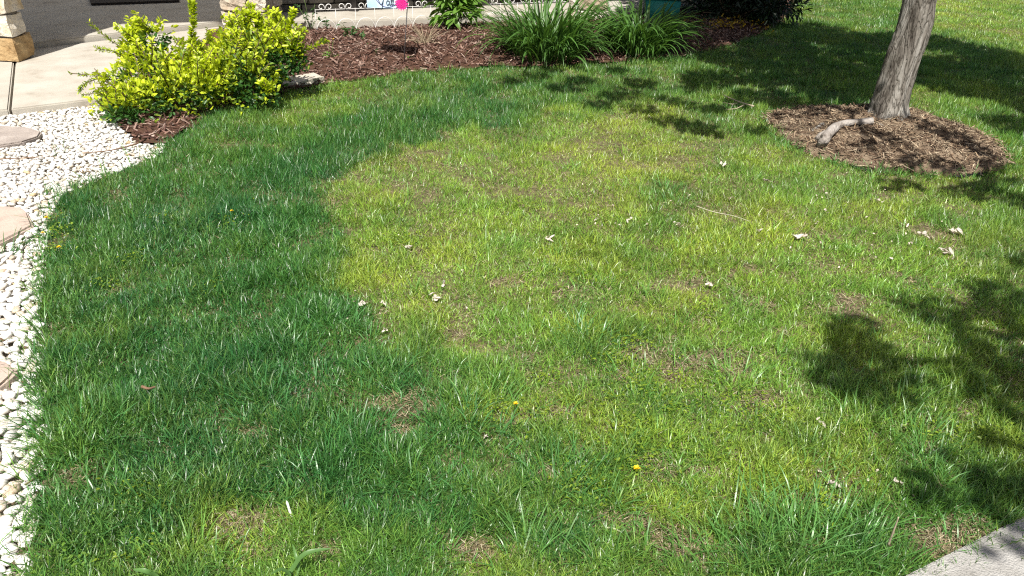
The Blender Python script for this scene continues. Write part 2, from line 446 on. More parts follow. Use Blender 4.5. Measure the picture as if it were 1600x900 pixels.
# walkway slabs: a joint near the stone wall splits them
j0, j1 = gp(17, 180).xy, gp(25, 100).xy
jd = (j1 - j0).normalized()
jn = Vector((jd.y, -jd.x)) * 0.008
wf = lambda t: walk_front[1].lerp(walk_front[2], t)
tj = 0.11
back = 2.62
slab('walkway', [wf(tj) + jn, walk_front[2], walk_right[1], walk_right[2], walk_right[3], gp(95, 78).xy + Vector((0.02, -0.012)), j0 + jd * back + jn], -0.06, 0.045, M['concrete'], 'sunlit pale concrete walkway slab by the golden shrubs')
slab('walkway', [walk_front[0], wf(tj) - jn, j0 + jd * back - jn, gp(-400, 150).xy + Vector((0, -0.012))], -0.06, 0.045, M['concrete'], 'narrow concrete walkway slab before the stone wall')
pf = porch_front
slab('porch_floor', pf + [Vector((2.4, 16)), Vector((-9, 16)), Vector((-9, 9))], -0.06, 0.10, M['concrete'], 'concrete porch floor, its back in deep shade', 0.012)

# flagstones
def flag_stone(pts, z, m, label):
    b = MB(); b.prism([p.xy for p in pts], z - 0.05, z)
    o = b.build('flagstone', m)
    bm = bmesh.new(); bm.from_mesh(o.data)
    bmesh.ops.recalc_face_normals(bm, faces=bm.faces)
    bmesh.ops.bevel(bm, geom=[e for e in bm.edges], offset=0.009, segments=2, affect='EDGES')
    for v in bm.verts: v.co += Vector((random.uniform(-.004, .004), random.uniform(-.004, .004), random.uniform(-.002, .002)))
    bm.to_mesh(o.data); bm.free()
    tag(o, label, 'paving stone', 'stepping stones among the pebbles')
    return [p.xy for p in pts]
FLAGS = []
FLAGS.append(flag_stone([gp(*q) for q in [(-70,204),(0,201),(40,203),(66,210),(60,218),(36,226),(0,232),(-70,238)]], 0.022, M['grey_flagstone'], 'grey stepping stone in the pebbles near the concrete walkway'))
FLAGS.append(flag_stone([gp(*q) for q in [(-80,318),(0,327),(35,330),(44,337),(54,358),(0,385),(-80,412)]], 0.022, M['flagstone'], 'middle beige stepping stone half covered by grass tufts'))
FLAGS.append(flag_stone([gp(*q) for q in [(-80,560),(0,567),(14,573),(30,585),(16,600),(0,611),(-80,640)]], 0.022, M['flagstone'], 'small beige stone corner among the nearest white pebbles'))

# ------------------------------------------------------------------ pebbles
def pebble_variants(n, sub):
    out = []
    for k in range(n):
        bm = bmesh.new(); bmesh.ops.create_icosphere(bm, subdivisions=sub, radius=1.0)
        a = [Vector((random.gauss(0, 1), random.gauss(0, 1), random.gauss(0, 1))).normalized() for _ in range(7)]
        w = [random.uniform(0.04, 0.2) for _ in range(7)]
        for v in bm.verts:
            s = 1.0
            for q, ww in zip(a, w): s += ww * (v.co.dot(q) ** 2 - 0.33) - 0.55 * max(0, v.co.dot(q) - 0.72)
            v.co *= s
            v.co.z *= 0.55; v.co.y *= random.uniform(0.99, 1.01) * (0.70 + 0.06 * (k % 5))
        me = bpy.data.meshes.new('pebble'); bm.to_mesh(me); bm.free()
        me.polygons.foreach_set('use_smooth', [True] * len(me.polygons))
        out.append(me)
    return out
def scatter(pts, dens, r0, r1, box):        # dart throwing, big stones first; radius by distance too
    x0, x1, y0, y1 = box
    n = int((x1 - x0) * (y1 - y0) * dens)
    xs = rng.uniform(x0, x1, n); ys = rng.uniform(y0, y1, n)
    ok = inside(xs, ys, pts); xs, ys = xs[ok], ys[ok]
    rs = r0 + (r1 - r0) * rng.random(len(xs)) ** 1.7
    rs = rs * (1 + .34 * np.clip((3.2 - ys) / 1.6, 0, 1))
    o = np.argsort(-rs); xs, ys, rs = xs[o], ys[o], rs[o]
    cell = {}; keep = []
    for i in range(len(xs)):
        cx, cy = int(xs[i] // 0.06), int(ys[i] // 0.06); bad = False
        for a in (-1, 0, 1):
            for b in (-1, 0, 1):
                for j in cell.get((cx + a, cy + b), ()):
                    if (xs[i] - xs[j]) ** 2 + (ys[i] - ys[j]) ** 2 < (0.80 * (rs[i] + rs[j])) ** 2: bad = True; break
                if bad: break
            if bad: break
        if not bad:
            cell.setdefault((cx, cy), []).append(i); keep.append(i)
    return xs[keep], ys[keep], rs[keep]
PVIEW = [(-1.9, 0.9), (-1.0, 0.9)]
xs, ys, rs = scatter(PEB, 12000, 0.0060, 0.019, (-4.3, -0.9, 1.0, 5.75))
px_, py_ = to_px(xs, ys, xs * 0)
infl = np.zeros(len(xs), bool)
for fpts in FLAGS: infl |= inside(xs, ys, fpts)
ok = ~infl & (px_ > -260)
xs, ys, rs, px_, py_ = xs[ok], ys[ok], rs[ok], px_[ok], py_[ok]
dist = np.sqrt(xs ** 2 + ys ** 2 + CAM_H ** 2)
size_px = rs / dist * ((px_ > -15) & (py_ < 915))
order = np.argsort(-size_px)
PVAR = pebble_variants(9, 2); PLOW = pebble_variants(6, 1)
for me in PVAR: me.materials.append(M['pebble'])
for i in order[:300]:
    o = link('pebble', random.choice(PVAR), None, pebble_bed)
    r = rs[i] * 1.15
    o.location = (xs[i], ys[i], r * 0.30 - 0.012 + random.uniform(-.004, .008))
    o.rotation_euler = (random.gauss(0, .22), random.gauss(0, .22), random.uniform(0, 6.28))
    o.scale = (r * random.uniform(1.0, 1.3), r * random.uniform(.85, 1.05), r * random.uniform(.8, 1.1))
lowv = []
for me in PLOW:
    V = np.array([v.co[:] for v in me.vertices]); T = np.array([p.vertices[:] for p in me.polygons]); lowv.append((V, T))
PV, PT, PC = [], [], []; off = 0
def pebcol():
    u = random.random()
    if u < .03: c = (0.52, 0.40, 0.24)
    elif u < .11: c = (0.60, 0.52, 0.42)
    elif u < .20: c = (0.55, 0.51, 0.47)
    else: c = (0.80, 0.775, 0.725)
    s = random.uniform(.86, 1.08)
    return [q * s for q in c]
def add_peb(x, y, r, z):
    global off
    V, T = random.choice(lowv)
    e = np.array(Euler((random.gauss(0, .25), random.gauss(0, .25), random.uniform(0, 6.28))).to_matrix())
    P = (V * (r * random.uniform(1, 1.3), r * random.uniform(.85, 1.05), r * random.uniform(.8, 1.1))) @ e.T + (x, y, z)
    PV.append(P); PT.append(T + off); PC.append(np.tile(pebcol(), (len(V), 1))); off += len(V)
for i in order[300:]: add_peb(xs[i], ys[i], rs[i] * 1.15, rs[i] * 0.33 - 0.012 + random.uniform(-.004, .008))
n2 = 5200                                     # a second, sunken layer fills the gaps
x2 = rng.uniform(-4.0, -0.9, n2 * 3); y2 = rng.uniform(1.0, 5.7, n2 * 3)
ok = inside(x2, y2, PEB)
for fpts in FLAGS: ok &= ~inside(x2, y2, fpts)
for x, y in list(zip(x2[ok], y2[ok]))[:n2]: add_peb(x, y, random.uniform(.012, .022), -0.016)
po = link('pebbles', big_mesh('pebbles', np.concatenate(PV), np.concatenate(PT), np.concatenate(PC), True), M['pebbles'], pebble_bed)
tag(po, kind='stuff')

# ------------------------------------------------------------------ bark chips
def chips(name, xs, ys, zs, lmin, lmax, wmin, wmax, cols, tilt, parent):
    n = len(xs)
    L = rng.uniform(lmin, lmax, n) / 2; W = rng.uniform(wmin, wmax, n) / 2; H = rng.uniform(.15, .4, n) * W * 2
    base = np.array([(-1,-1,-.5),(1,-.6,-.5),(1,.7,-.5),(-1,1,-.5),(-.9,-.8,.5),(.85,-.6,.5),(.9,.5,.5),(-.8,.8,.5)], float)
    P = base[None] * np.stack([L, W, H], -1)[:, None, :] * rng.uniform(.8, 1.2, (n, 8, 1))
    yaw = rng.uniform(0, 6.283, n); pit = rng.normal(0, tilt, n); rol = rng.normal(0, tilt * 1.3, n)
    x, y, z = P[..., 0], P[..., 1], P[..., 2]
    y, z = y * np.cos(rol)[:, None] - z * np.sin(rol)[:, None], y * np.sin(rol)[:, None] + z * np.cos(rol)[:, None]
    x, z = x * np.cos(pit)[:, None] + z * np.sin(pit)[:, None], -x * np.sin(pit)[:, None] + z * np.cos(pit)[:, None]
    x, y = x * np.cos(yaw)[:, None] - y * np.sin(yaw)[:, None], x * np.sin(yaw)[:, None] + y * np.cos(yaw)[:, None]
    V = np.stack([x + xs[:, None], y + ys[:, None], z + zs[:, None]], -1).reshape(-1, 3)
    f = np.array([(0,2,1),(0,3,2),(4,5,6),(4,6,7),(0,1,5),(0,5,4),(1,2,6),(1,6,5),(2,3,7),(2,7,6),(3,0,4),(3,4,7)])
    T = (f[None] + (np.arange(n) * 8)[:, None, None]).reshape(-1, 3)
    c = np.array(cols)[rng.integers(0, len(cols), n)] * rng.uniform(.65, 1.25, (n, 1))
    o = link(name, big_mesh(name, V, T, np.repeat(c, 8, 0)), M['chips'], parent)
    tag(o, kind='stuff')
bx = rng.uniform(-3.4, 3.2, 44000); by = rng.uniform(4.8, 12.5, 44000)
ok = inside(bx, by, BED); bx, by = bx[ok], by[ok]
print('chips', len(bx))
chips('mulch_chips', bx, by, bed_z(bx, by) + rng.uniform(0, .022, len(bx)), .02, .08, .006, .018,
      [(.12,.058,.042),(.09,.042,.03),(.17,.09,.066),(.29,.19,.15),(.05,.026,.02),(.17,.095,.075),(.36,.26,.21),(.23,.14,.105)], .45, mulch_bed)

dx_ = rng.uniform(-3.9, -.9, 2400); dy_ = rng.uniform(1.1, 5.6, 2400)
ok = inside(dx_, dy_, PEB) & ((fbm(dx_ * 2.2, dy_ * 2.2, 2) > .5) | (sd_poly(dx_, dy_, [Vector(p) for p in peb_line] + [Vector((3, 5)), Vector((3, 1))]) < .12)) & (rng.random(2400) < .6)
dx_, dy_ = dx_[ok], dy_[ok]
cl_ = gp(132, 270); dx_ = np.append(dx_, cl_.x + rng.normal(0, .05, 40)); dy_ = np.append(dy_, cl_.y + rng.normal(0, .06, 40))
chips('plant_debris', dx_, dy_, rng.uniform(-.004, .016, len(dx_)), .008, .035, .003, .011, [(.16,.10,.06),(.25,.18,.10),(.10,.07,.04),(.33,.26,.15),(.14,.13,.05)], .4, pebble_bed)
# ------------------------------------------------------------------ stone work
def rough_box(sx, sy, sz, seed, rough=0.012):
    rr = random.Random(seed)
    bm = bmesh.new(); bmesh.ops.create_cube(bm, size=1.0)
    bmesh.ops.subdivide_edges(bm, edges=bm.edges[:], cuts=2, use_grid_fill=True)
    for v in bm.verts:
        n = sum(abs(c) > 0.49 for c in v.co)
        k = {3: 0.965, 2: 0.985}.get(n, 1.0)
        v.co *= k
        v.co = Vector((v.co.x * sx, v.co.y * sy, v.co.z * sz)) + Vector([rr.uniform(-rough, rough) for _ in range(3)])
    me = bpy.data.meshes.new('stone'); bm.to_mesh(me); bm.free()
    return me
def stone_block(root, x0, x1, y0, y1, z0, z1, ztop, m, mortar, hmin, hmax, lmin, lmax, seed):
    rr = random.Random(seed)
    core = MB(); core.box((x0 + .03, y0 + .03, z0), (x1 - .03, y1 - .03, ztop)); core.build('mortar_core', mortar, root, org=root.location)
    z = z0
    while z < z1:
        h = rr.uniform(hmin, hmax)
        # front face course, right corner first; the quoin wraps round the corner
        x = x1
        first = True
        qd = rr.uniform(.18, .3)
        while x > x0 + .02:
            l = min(rr.uniform(lmin, lmax), x - x0)
            if x - l - x0 < .08: l = x - x0
            d = qd if first else .10
            j = rr.uniform(-.012, .006)
            o = link('stone', rough_box(l - .014, d, h - .014, rr.random()), m, root)
            o.location = Vector((x - l / 2, y0 + d / 2 + j, z + h / 2)) - root.location
            x -= l; first = False
        y = y0 + qd
        while y < y1 - .02:
            l = min(rr.uniform(lmin, lmax), y1 - y)
            if y1 - y - l < .08: l = y1 - y
            o = link('stone', rough_box(.10, l - .014, h - .014, rr.random()), m, root)
            o.location = Vector((x1 - .05 + rr.uniform(-.006, .012), y + l / 2, z + h / 2)) - root.location
            y += l
        z += h
c0 = gp(31, 98, 0.045)
w = empty('stone_wall', (c0.x - .8, c0.y, 0.045), 'tan and cream stone clad wall end beside the concrete walkway', 'wall')
stone_block(w, c0.x - 1.9, c0.x, c0.y, c0.y + .22, 0.045, 1.2, 4.5, M['stone'], M['mortar'], .16, .24, .22, .5, 5)
c1 = gp(350, 46, 0.10); c2 = gp(428, 44, 0.10)
w = empty('stone_pillar', ((c1.x + c2.x) / 2, c1.y + .05, 0.10), 'cream stone porch pillar rising behind the golden shrubs', 'pillar', 'stone pillars along the porch')
stone_block(w, c1.x, c2.x, c1.y - .02, c1.y + .55, 0.02, 1.1, 4.5, M['pale_stone'], M['mortar'], .10, .19, .18, .38, 8)
c1 = gp(888, 27, 0.08); c2 = gp(946, 24, 0.08)
w = empty('stone_pillar', ((c1.x + c2.x) / 2, c1.y + .05, 0.08), 'cream stone porch pillar between the two daylily clumps', 'pillar', 'stone pillars along the porch')
stone_block(w, c1.x, c2.x, c1.y, c1.y + .5, 0.02, 1.1, 4.5, M['pale_stone'], M['mortar'], .12, .2, .2, .4, 11)
# the house wall behind the porch, in the shade of its roof, with more shade put into its colour
wa, wb = gp(432, 20, 0.10), gp(1010, -2, 0.10)
hd = (wb - wa).xy.normalized()
house = empty('house', (wa.x, wa.y, 0.10), 'stone house front with painted-in shade behind the porch', 'house')
ang = math.atan2(hd.y, hd.x)
house.rotation_euler = (0, 0, ang)
HL = (wb - wa).length + 0.25
core = MB(); core.box((-.05, .06, 0), (HL, .3, 4.4)); core.build('wall', M['shade_toned_mortar'], house)
rr = random.Random(3)
z = 0.0
while z < .6:
    h = rr.uniform(.07, .12); x = 0
    while x < HL:
        l = rr.uniform(.16, .42)
        o = link('stone', rough_box(l - .012, .1, h - .012, rr.random(), .007), M['shade_toned_stone'], house)
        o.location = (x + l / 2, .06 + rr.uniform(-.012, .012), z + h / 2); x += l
    z += h
# roof over the porch: its eave shades the floor behind the line seen in the photo
RZ = 4.6  # unseen roof set high and cut short behind to let sky light in
def lift(px, py, z=RZ):
    p = gp(px, py, 0.10)
    return Vector((p.x - LD2.x * COT * (z - .1), p.y - LD2.y * COT * (z - .1)))
eave = [lift(200, 38), lift(352, 33), lift(430, 24), lift(500, 19), lift(640, 13), lift(780, 8), lift(1000, 0)]
rf = MB(); rf.prism([Vector((eave[0].x - .05, eave[0].y))] + eave + [Vector((eave[-1].x, 10.3)), Vector((eave[0].x - .05, 10.3))], RZ, RZ + .16)
rf.prism([Vector((-9, eave[0].y)), Vector((eave[0].x - .06, eave[0].y)), Vector((eave[0].x - .06, 10.3)), Vector((-9, 10.3))], RZ, RZ + .16)
r_o = rf.build('roof', M['roof'])
r_o.parent = house
r_o.matrix_parent_inverse = (Matrix.Translation(house.location) @ Matrix.Rotation(ang, 4, 'Z')).inverted()
M['bounce_ceiling'] = plain('bounce_ceiling', (0.78, 0.76, 0.71), rough=0.8, var=0.03)  # unseen white panel added under the roof to bounce light onto the porch
cg = MB(); cg.prism([Vector((eave[0].x - .03, eave[0].y + .02))] + [e + Vector((0, .02)) for e in eave] + [Vector((eave[-1].x - .02, 10.2)), Vector((eave[0].x - .03, 10.2))], RZ - .03, RZ - .004)
c_o = cg.build('bounce_ceiling', M['bounce_ceiling']); c_o.parent = house; c_o.matrix_parent_inverse = r_o.matrix_parent_inverse.copy()
M['bounce_siding'] = plain('bounce_siding', (0.74, 0.71, 0.65), rough=0.8, var=0.05)  # back wall out of view, made pale to bounce light onto the floor
bw = MB(); bw.box((-9, 12.6, .1), (eave[-1].x, 12.85, RZ - .04))
b_o = bw.build('back_wall', M['bounce_siding']); b_o.parent = house; b_o.matrix_parent_inverse = r_o.matrix_parent_inverse.copy()
for px, lab in ((466, 'dark square post beside the cream pillar against the shaded wall'), (556, 'dark square post left of the garden flag against the shaded wall')):
    p = gp(px, 15, .1); b = MB(); b.box((-.035, -.035, 0), (.035, .035, .95)); b.box((-.05, -.05, 0), (.05, .05, .05)); b.box((-.045, -.045, .95), (.045, .045, .99))
    o = b.build('porch_post', M['dark_wood']); o.location = (p.x, p.y - .1, .10); tag(o, lab, 'post')
# doormat
dm = [gp(143, 9, .1), gp(281, 4, .1)]
b = MB(); d = (dm[1] - dm[0]).xy; nrm = Vector((-d.y, d.x)).normalized()
b.prism([dm[0].xy, dm[1].xy, dm[1].xy + nrm * .75, dm[0].xy + nrm * .75], .102, .128)
o = b.build('doormat', M['mat']); tag(o, 'dark rectangular doormat on the shaded porch floor', 'doormat')

# ------------------------------------------------------------------ white wire border fence
fa, fb = gp(497, 49, .06), gp(905, 31, .06)
fd = (fb - fa).xy; FL = fd.length
fence = empty('wire_border_fence', (fa.x, fa.y - .05, .06), 'low white wire border fence with scroll tops behind the mulch', 'fence')
fence.rotation_euler = (0, 0, math.atan2(fd.y, fd.x))
U = .215; H = .235
def wire(path, r=.0045, n=6):
    b = MB(); b.tube(path, r, n); me = mesh('wire', b.v, b.f, True); me.materials.append(M['white_wire']); return me
arch = wire([(U / 2 + U * .5 * math.cos(t), 0, .13 * math.sin(t)) for t in np.linspace(0, math.pi, 17)], .003)
def scroll(s):
    pts = [(U / 2 + s * .004, 0, H - .01)]
    for k in range(26):
        t = k / 25; a = math.pi * (1.0 - 1.75 * t) if s > 0 else math.pi * 1.75 * t
        r = .034 * (1 - .62 * t)
        pts.append((U / 2 + s * .042 + r * math.cos(a), 0, H + .018 + r * math.sin(a)))
    return wire(pts, .0042)
sc = [scroll(-1), scroll(1)]
nU = int(FL / U)
rail = MB(); rail.tube([(0, 0, H - .008), (nU * U, 0, H - .008)], .003, 6); rail.build('rail', M['white_wire'], fence)
stakeme = wire([(0, 0, -.06), (0, 0, H)], .0018)
for k in range(nU):
    for nm, me in (('arch', arch), ('scroll', sc[0]), ('scroll', sc[1]), ('upright', stakeme)):
        o = link(nm, me, None, fence); o.location = (k * U, 0, 0)

# ------------------------------------------------------------------ garden flag
fp = gp(631, 101, .03)
Yf = fp.y
flag = empty('garden_flag', fp, 'light blue garden flag with pink flower on a thin metal stand', 'flag')
top = vp(637, 0, Yf)
tdir = (top - fp) / (top.z - fp.z)
P = lambda z: fp + tdir * (z - fp.z)
b = MB(); b.tube([P(-.02), P(.4), P(1.02), P(1.06) + Vector((-.01, 0, 0)), P(1.07) + Vector((-.2, 0, 0)), P(1.07) + Vector((-.36, -.02, 0))], .0045, 7)
b.build('stand', M['pole'], flag, True, fp)
q0 = vp(574, 11.5, Yf + .03); q1 = vp(636, 14, Yf - .03)
fx = (q1 - q0); fw = fx.length; fx.normalize(); fh = .46
fz = Vector((fx.z * -1, 0, 1)).normalized(); fz = (fz - fx * fz.dot(fx)).normalized(); fn = fz.cross(fx).normalized()
if fn.y > 0: fn = -fn
nx_, nz_ = 16, 20
vs = []; fs = []
for side in (0, 1):
    for j in range(nz_ + 1):
        for i in range(nx_ + 1):
            u, v = i / nx_, j / nz_
            wv = .006 * math.sin(u * 7 + v * 2) * (1 - v)
            vs.append(q0 + fx * (u * fw) + fz * (v * fh) + fn * (wv + (.001 if side else -.001)))
npl = (nx_ + 1) * (nz_ + 1)
for side in (0, 1):
    for j in range(nz_):
        for i in range(nx_):
            a = side * npl + j * (nx_ + 1) + i
            q = (a, a + 1, a + nx_ + 2, a + nx_ + 1)
            fs.append(q if side else q[::-1])
cloth = link('cloth', mesh('cloth', [v - fp for v in vs], fs, True), M['flag'], flag)
def on_flag(u, v, lift=.0035):
    wv = .006 * math.sin(u * 7 + v * 2) * (1 - v)
    return q0 + fx * (u * fw) + fz * (v * fh) + fn * (wv + lift) - fp
def stroke(name, pts, r, m):
    b = MB(); b.tube([on_flag(u, v) for u, v in pts], r, 5); return b.build(name, m, cloth)
def sm(pts, n=6):                       # Catmull-Rom through points
    out = []
    for i in range(len(pts) - 1):
        p0, p1, p2, p3 = pts[max(i - 1, 0)], pts[i], pts[i + 1], pts[min(i + 2, len(pts) - 1)]
        for k in range(n):
            t = k / n
            out.append(tuple(.5 * ((2 * p1[c]) + (-p0[c] + p2[c]) * t + (2 * p0[c] - 5 * p1[c] + 4 * p2[c] - p3[c]) * t * t + (-p0[c] + 3 * p1[c] - 3 * p2[c] + p3[c]) * t ** 3) for c in (0, 1)))
    return out + [pts[-1]]
stroke('oval', [(.52 + .36 * math.cos(t), .42 + .40 * math.sin(t)) for t in np.linspace(0, 6.283, 40)], .0028, M['purple'])
V0 = -.015
letters = [
    [(.30, V0 + .17), (.33, V0 + .10), (.38, V0 + .09), (.42, V0 + .17), (.40, V0 + .08), (.37, V0), (.345, V0 - .01)],
    [(.475, V0 + .24), (.47, V0 + .21)],
    [(.56, V0 + .145), (.52, V0 + .155), (.495, V0 + .11), (.52, V0 + .07), (.555, V0 + .10), (.565, V0 + .15), (.565, V0 + .085), (.59, V0 + .07)],
    [(.59, V0 + .07), (.625, V0 + .16), (.625, V0 + .24), (.605, V0 + .22), (.61, V0 + .10), (.635, V0 + .07)],
    [(.635, V0 + .07), (.67, V0 + .16), (.67, V0 + .24), (.65, V0 + .22), (.655, V0 + .10), (.69, V0 + .07)],
    [(.72, V0 + .085), (.725, V0 + .075)],
]
for L in letters: stroke('letter', sm(L), .0036, M['ink'])
fl = None
for ring, (nn, rad, ln) in enumerate(((15, .055, .05), (11, .03, .035), (6, .01, .02))):
    for k in range(nn):
        a = 2 * math.pi * k / nn + ring * .2
        c = Vector((.87, .10))
        e = Vector((math.cos(a), math.sin(a)))
        def PT(r, s, l): 
            q = Vector((e.x * r - e.y * s, e.y * r + e.x * s)); return on_flag(c.x + q.x / fw, c.y + q.y / fh, l)
        lz = .004 + ring * .003
        me = mesh('petal', [PT(rad * .1, 0, lz), PT(rad * .7, .011, lz + .003), PT(rad * 1.25, 0, lz + .001), PT(rad * .7, -.011, lz + .003)], [(0, 1, 2, 3)])
        link('petal', me, M['pink'], cloth)

# ------------------------------------------------------------------ leaves by the thousand
def leaf_cloud(name, pos, dirs, nrm, L, W, col, m, parent=None, org=(0, 0, 0), fold=.18):
    n = len(pos)
    d = dirs / (np.linalg.norm(dirs, axis=1, keepdims=True) + 1e-9)
    s = np.cross(d, nrm); s /= (np.linalg.norm(s, axis=1, keepdims=True) + 1e-9)
    u = np.cross(s, d)
    L = L[:, None]; W = W[:, None]
    b = pos
    V = np.stack([b, b + d * L * .3 + s * W * .45 + u * W * fold, b + d * L * .7 + s * W * .36 + u * W * fold, b + d * L - u * L * .06,
                  b + d * L * .7 - s * W * .36 + u * W * fold, b + d * L * .3 - s * W * .45 + u * W * fold], 1)
    f = np.array([(0, 1, 2), (0, 2, 3), (0, 3, 4), (0, 4, 5)])
    T = (f[None] + (np.arange(n) * 6)[:, None, None]).reshape(-1, 3)
    V = V.reshape(-1, 3) - np.array(org)
    return link(name, big_mesh(name, V, T, np.repeat(col, 6, 0)), m, parent)
def rand_dirs(n):
    v = rng.normal(size=(n, 3)); return v / np.linalg.norm(v, axis=1, keepdims=True)

# golden variegated shrubs
def golden_shrub(base, label, lobes, sprigs, nleaf):
    root = empty('golden_shrub', base, label, 'shrub', 'golden shrubs at the bed corner')
    P, D, NR, L, W, COL = [], [], [], [], [], []
    tot = sum(l[1] ** 2 for l in lobes)
    for c, r, ygain in lobes:
        n = int(nleaf * r * r / tot)
        u = rand_dirs(n)
        rad = r * .84 * (0.35 + .68 * rng.random(n) ** .5) * (0.50 + .98 * noise(u[:, 0] * 3 + c.x * 9, u[:, 2] * 3 + u[:, 1] * 2 + 50))
        p = np.array(c) + u * rad[:, None] * (1, 1, .9)
        ok = p[:, 2] > .03
        p, u, rad = p[ok], u[ok], rad[ok]; n = len(p)
        d = u + rng.normal(0, .5, (n, 3)) + (0, 0, .35)
        nr = u * .6 + rng.normal(0, .45, (n, 3)) + (0, -.15, .7)
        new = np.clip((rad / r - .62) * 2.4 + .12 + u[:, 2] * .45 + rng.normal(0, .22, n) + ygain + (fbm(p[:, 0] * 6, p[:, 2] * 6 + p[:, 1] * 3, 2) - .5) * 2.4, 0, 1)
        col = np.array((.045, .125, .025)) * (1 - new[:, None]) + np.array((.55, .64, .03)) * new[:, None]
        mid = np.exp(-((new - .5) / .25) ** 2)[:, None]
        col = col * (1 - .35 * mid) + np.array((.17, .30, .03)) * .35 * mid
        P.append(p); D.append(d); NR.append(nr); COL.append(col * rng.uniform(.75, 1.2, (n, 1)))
        L.append(rng.uniform(.026, .055, n)); W.append(rng.uniform(.016, .030, n))
    st = MB()
    b0 = Vector(base)
    sprigs = list(sprigs)
    for c, r, yg in lobes:
        for k in range(4):
            a = random.uniform(0, 6.283); e = Vector((math.cos(a) * .6, math.sin(a) * .6, random.uniform(.5, 1.3))).normalized()
            s0 = Vector(c) + e * r * .35; s1 = Vector(c) + e * r * random.uniform(.95, 1.6) + Vector((0, 0, .03))
            sprigs.append(([s0, s0.lerp(s1, .55) + Vector((random.gauss(0, .012), random.gauss(0, .012), 0)), s1], 34, .22 + yg + random.gauss(0, .18), .040))
    for c, r, _ in lobes:
        m_ = b0.lerp(c, .5) + Vector((random.uniform(-.05, .05), random.uniform(-.05, .05), -.03))
        st.tube([b0 + Vector((random.uniform(-.08, .08), random.uniform(-.05, .05), -.02)), m_, c], [.011, .008, .004], 6)
    for pts, n, ygain, ll in sprigs:
        pts = [Vector(p) for p in pts]
        st.tube(pts, [.006] + [.003] * (len(pts) - 1), 5)
        seg = np.array([p[:] for p in pts])
        t = rng.random(n) * (len(pts) - 1.001); k = t.astype(int); ft = (t - k)[:, None]
        p = seg[k] * (1 - ft) + seg[k + 1] * ft
        ax = seg[k + 1] - seg[k]; ax /= np.linalg.norm(ax, axis=1, keepdims=True)
        rd = np.cross(ax, rand_dirs(n)); rd /= np.linalg.norm(rd, axis=1, keepdims=True)
        P.append(p + rd * .004); D.append(rd + ax * .7); NR.append(ax + rng.normal(0, .3, (n, 3)) + (0, -.1, .3))
        new = np.clip(.6 + ygain + rng.normal(0, .25, n), 0, 1)[:, None]
        COL.append((np.array((.05, .14, .025)) * (1 - new) + np.array((.54, .64, .035)) * new) * rng.uniform(.8, 1.2, (n, 1)))
        L.append(rng.uniform(.7, 1.2, n) * ll); W.append(rng.uniform(.7, 1.1, n) * ll * .55)
    st.build('stems', M['wood_stem'], root, True, base)
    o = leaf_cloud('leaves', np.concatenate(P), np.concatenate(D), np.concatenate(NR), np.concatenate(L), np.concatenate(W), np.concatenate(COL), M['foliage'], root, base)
    tag(o, kind='stuff')
    return root
YL = 5.45
def lobe(px, py, rpx, Y, yg=0.0):
    c = vp(px, py, Y); r = rpx * (c - Vector((0, 0, CAM_H))).length / F
    return (c, r, yg)
b1 = gp(240, 178); b1.z = .02
golden_shrub(b1, 'low golden leaved shrub with long stray sprigs over the walkway',
    [lobe(215, 165, 46, 5.3, .1), lobe(180, 163, 30, 5.35), lobe(270, 150, 50, 5.45), lobe(235, 120, 46, 5.6, .1), lobe(200, 130, 36, 5.6, -.1), lobe(225, 82, 32, 5.75, .2), lobe(240, 60, 26, 5.8, .3), lobe(212, 72, 22, 5.75, .2),
     lobe(310, 140, 42, 5.5), lobe(303, 112, 30, 5.75, .1), lobe(190, 178, 26, 5.2, .1), lobe(265, 118, 24, 5.7, -.3), lobe(330, 118, 32, 5.7)],
    [([vp(300, 120, 5.7), vp(298, 70, 5.72), vp(302, 35, 5.7), vp(300, 3, 5.7)], 330, .25, .036),
     ([vp(312, 110, 5.7), vp(306, 60, 5.72)], 150, .3, .036),
     ([vp(215, 90, 5.7), vp(180, 68, 5.65), vp(158, 52, 5.65), vp(139, 34, 5.65)], 90, -.15, .024),
     ([vp(205, 95, 5.7), vp(178, 80, 5.6), vp(150, 76, 5.6)], 80, -.05, .026),
     ([vp(190, 125, 5.5), vp(160, 117, 5.45), vp(135, 117, 5.4), vp(108, 114, 5.4)], 80, -.2, .022),
     ([vp(185, 125, 5.5), vp(150, 124, 5.45), vp(132, 131, 5.4), vp(122, 143, 5.4)], 100, -.1, .024),
     ([vp(180, 150, 5.4), vp(150, 146, 5.35), vp(127, 148, 5.3)], 60, -.15, .02),
     ([vp(300, 70, 5.7), vp(285, 65, 5.7), vp(273, 62, 5.7)], 60, .0, .028)], 3600)
b2 = gp(410, 160); b2.z = .02
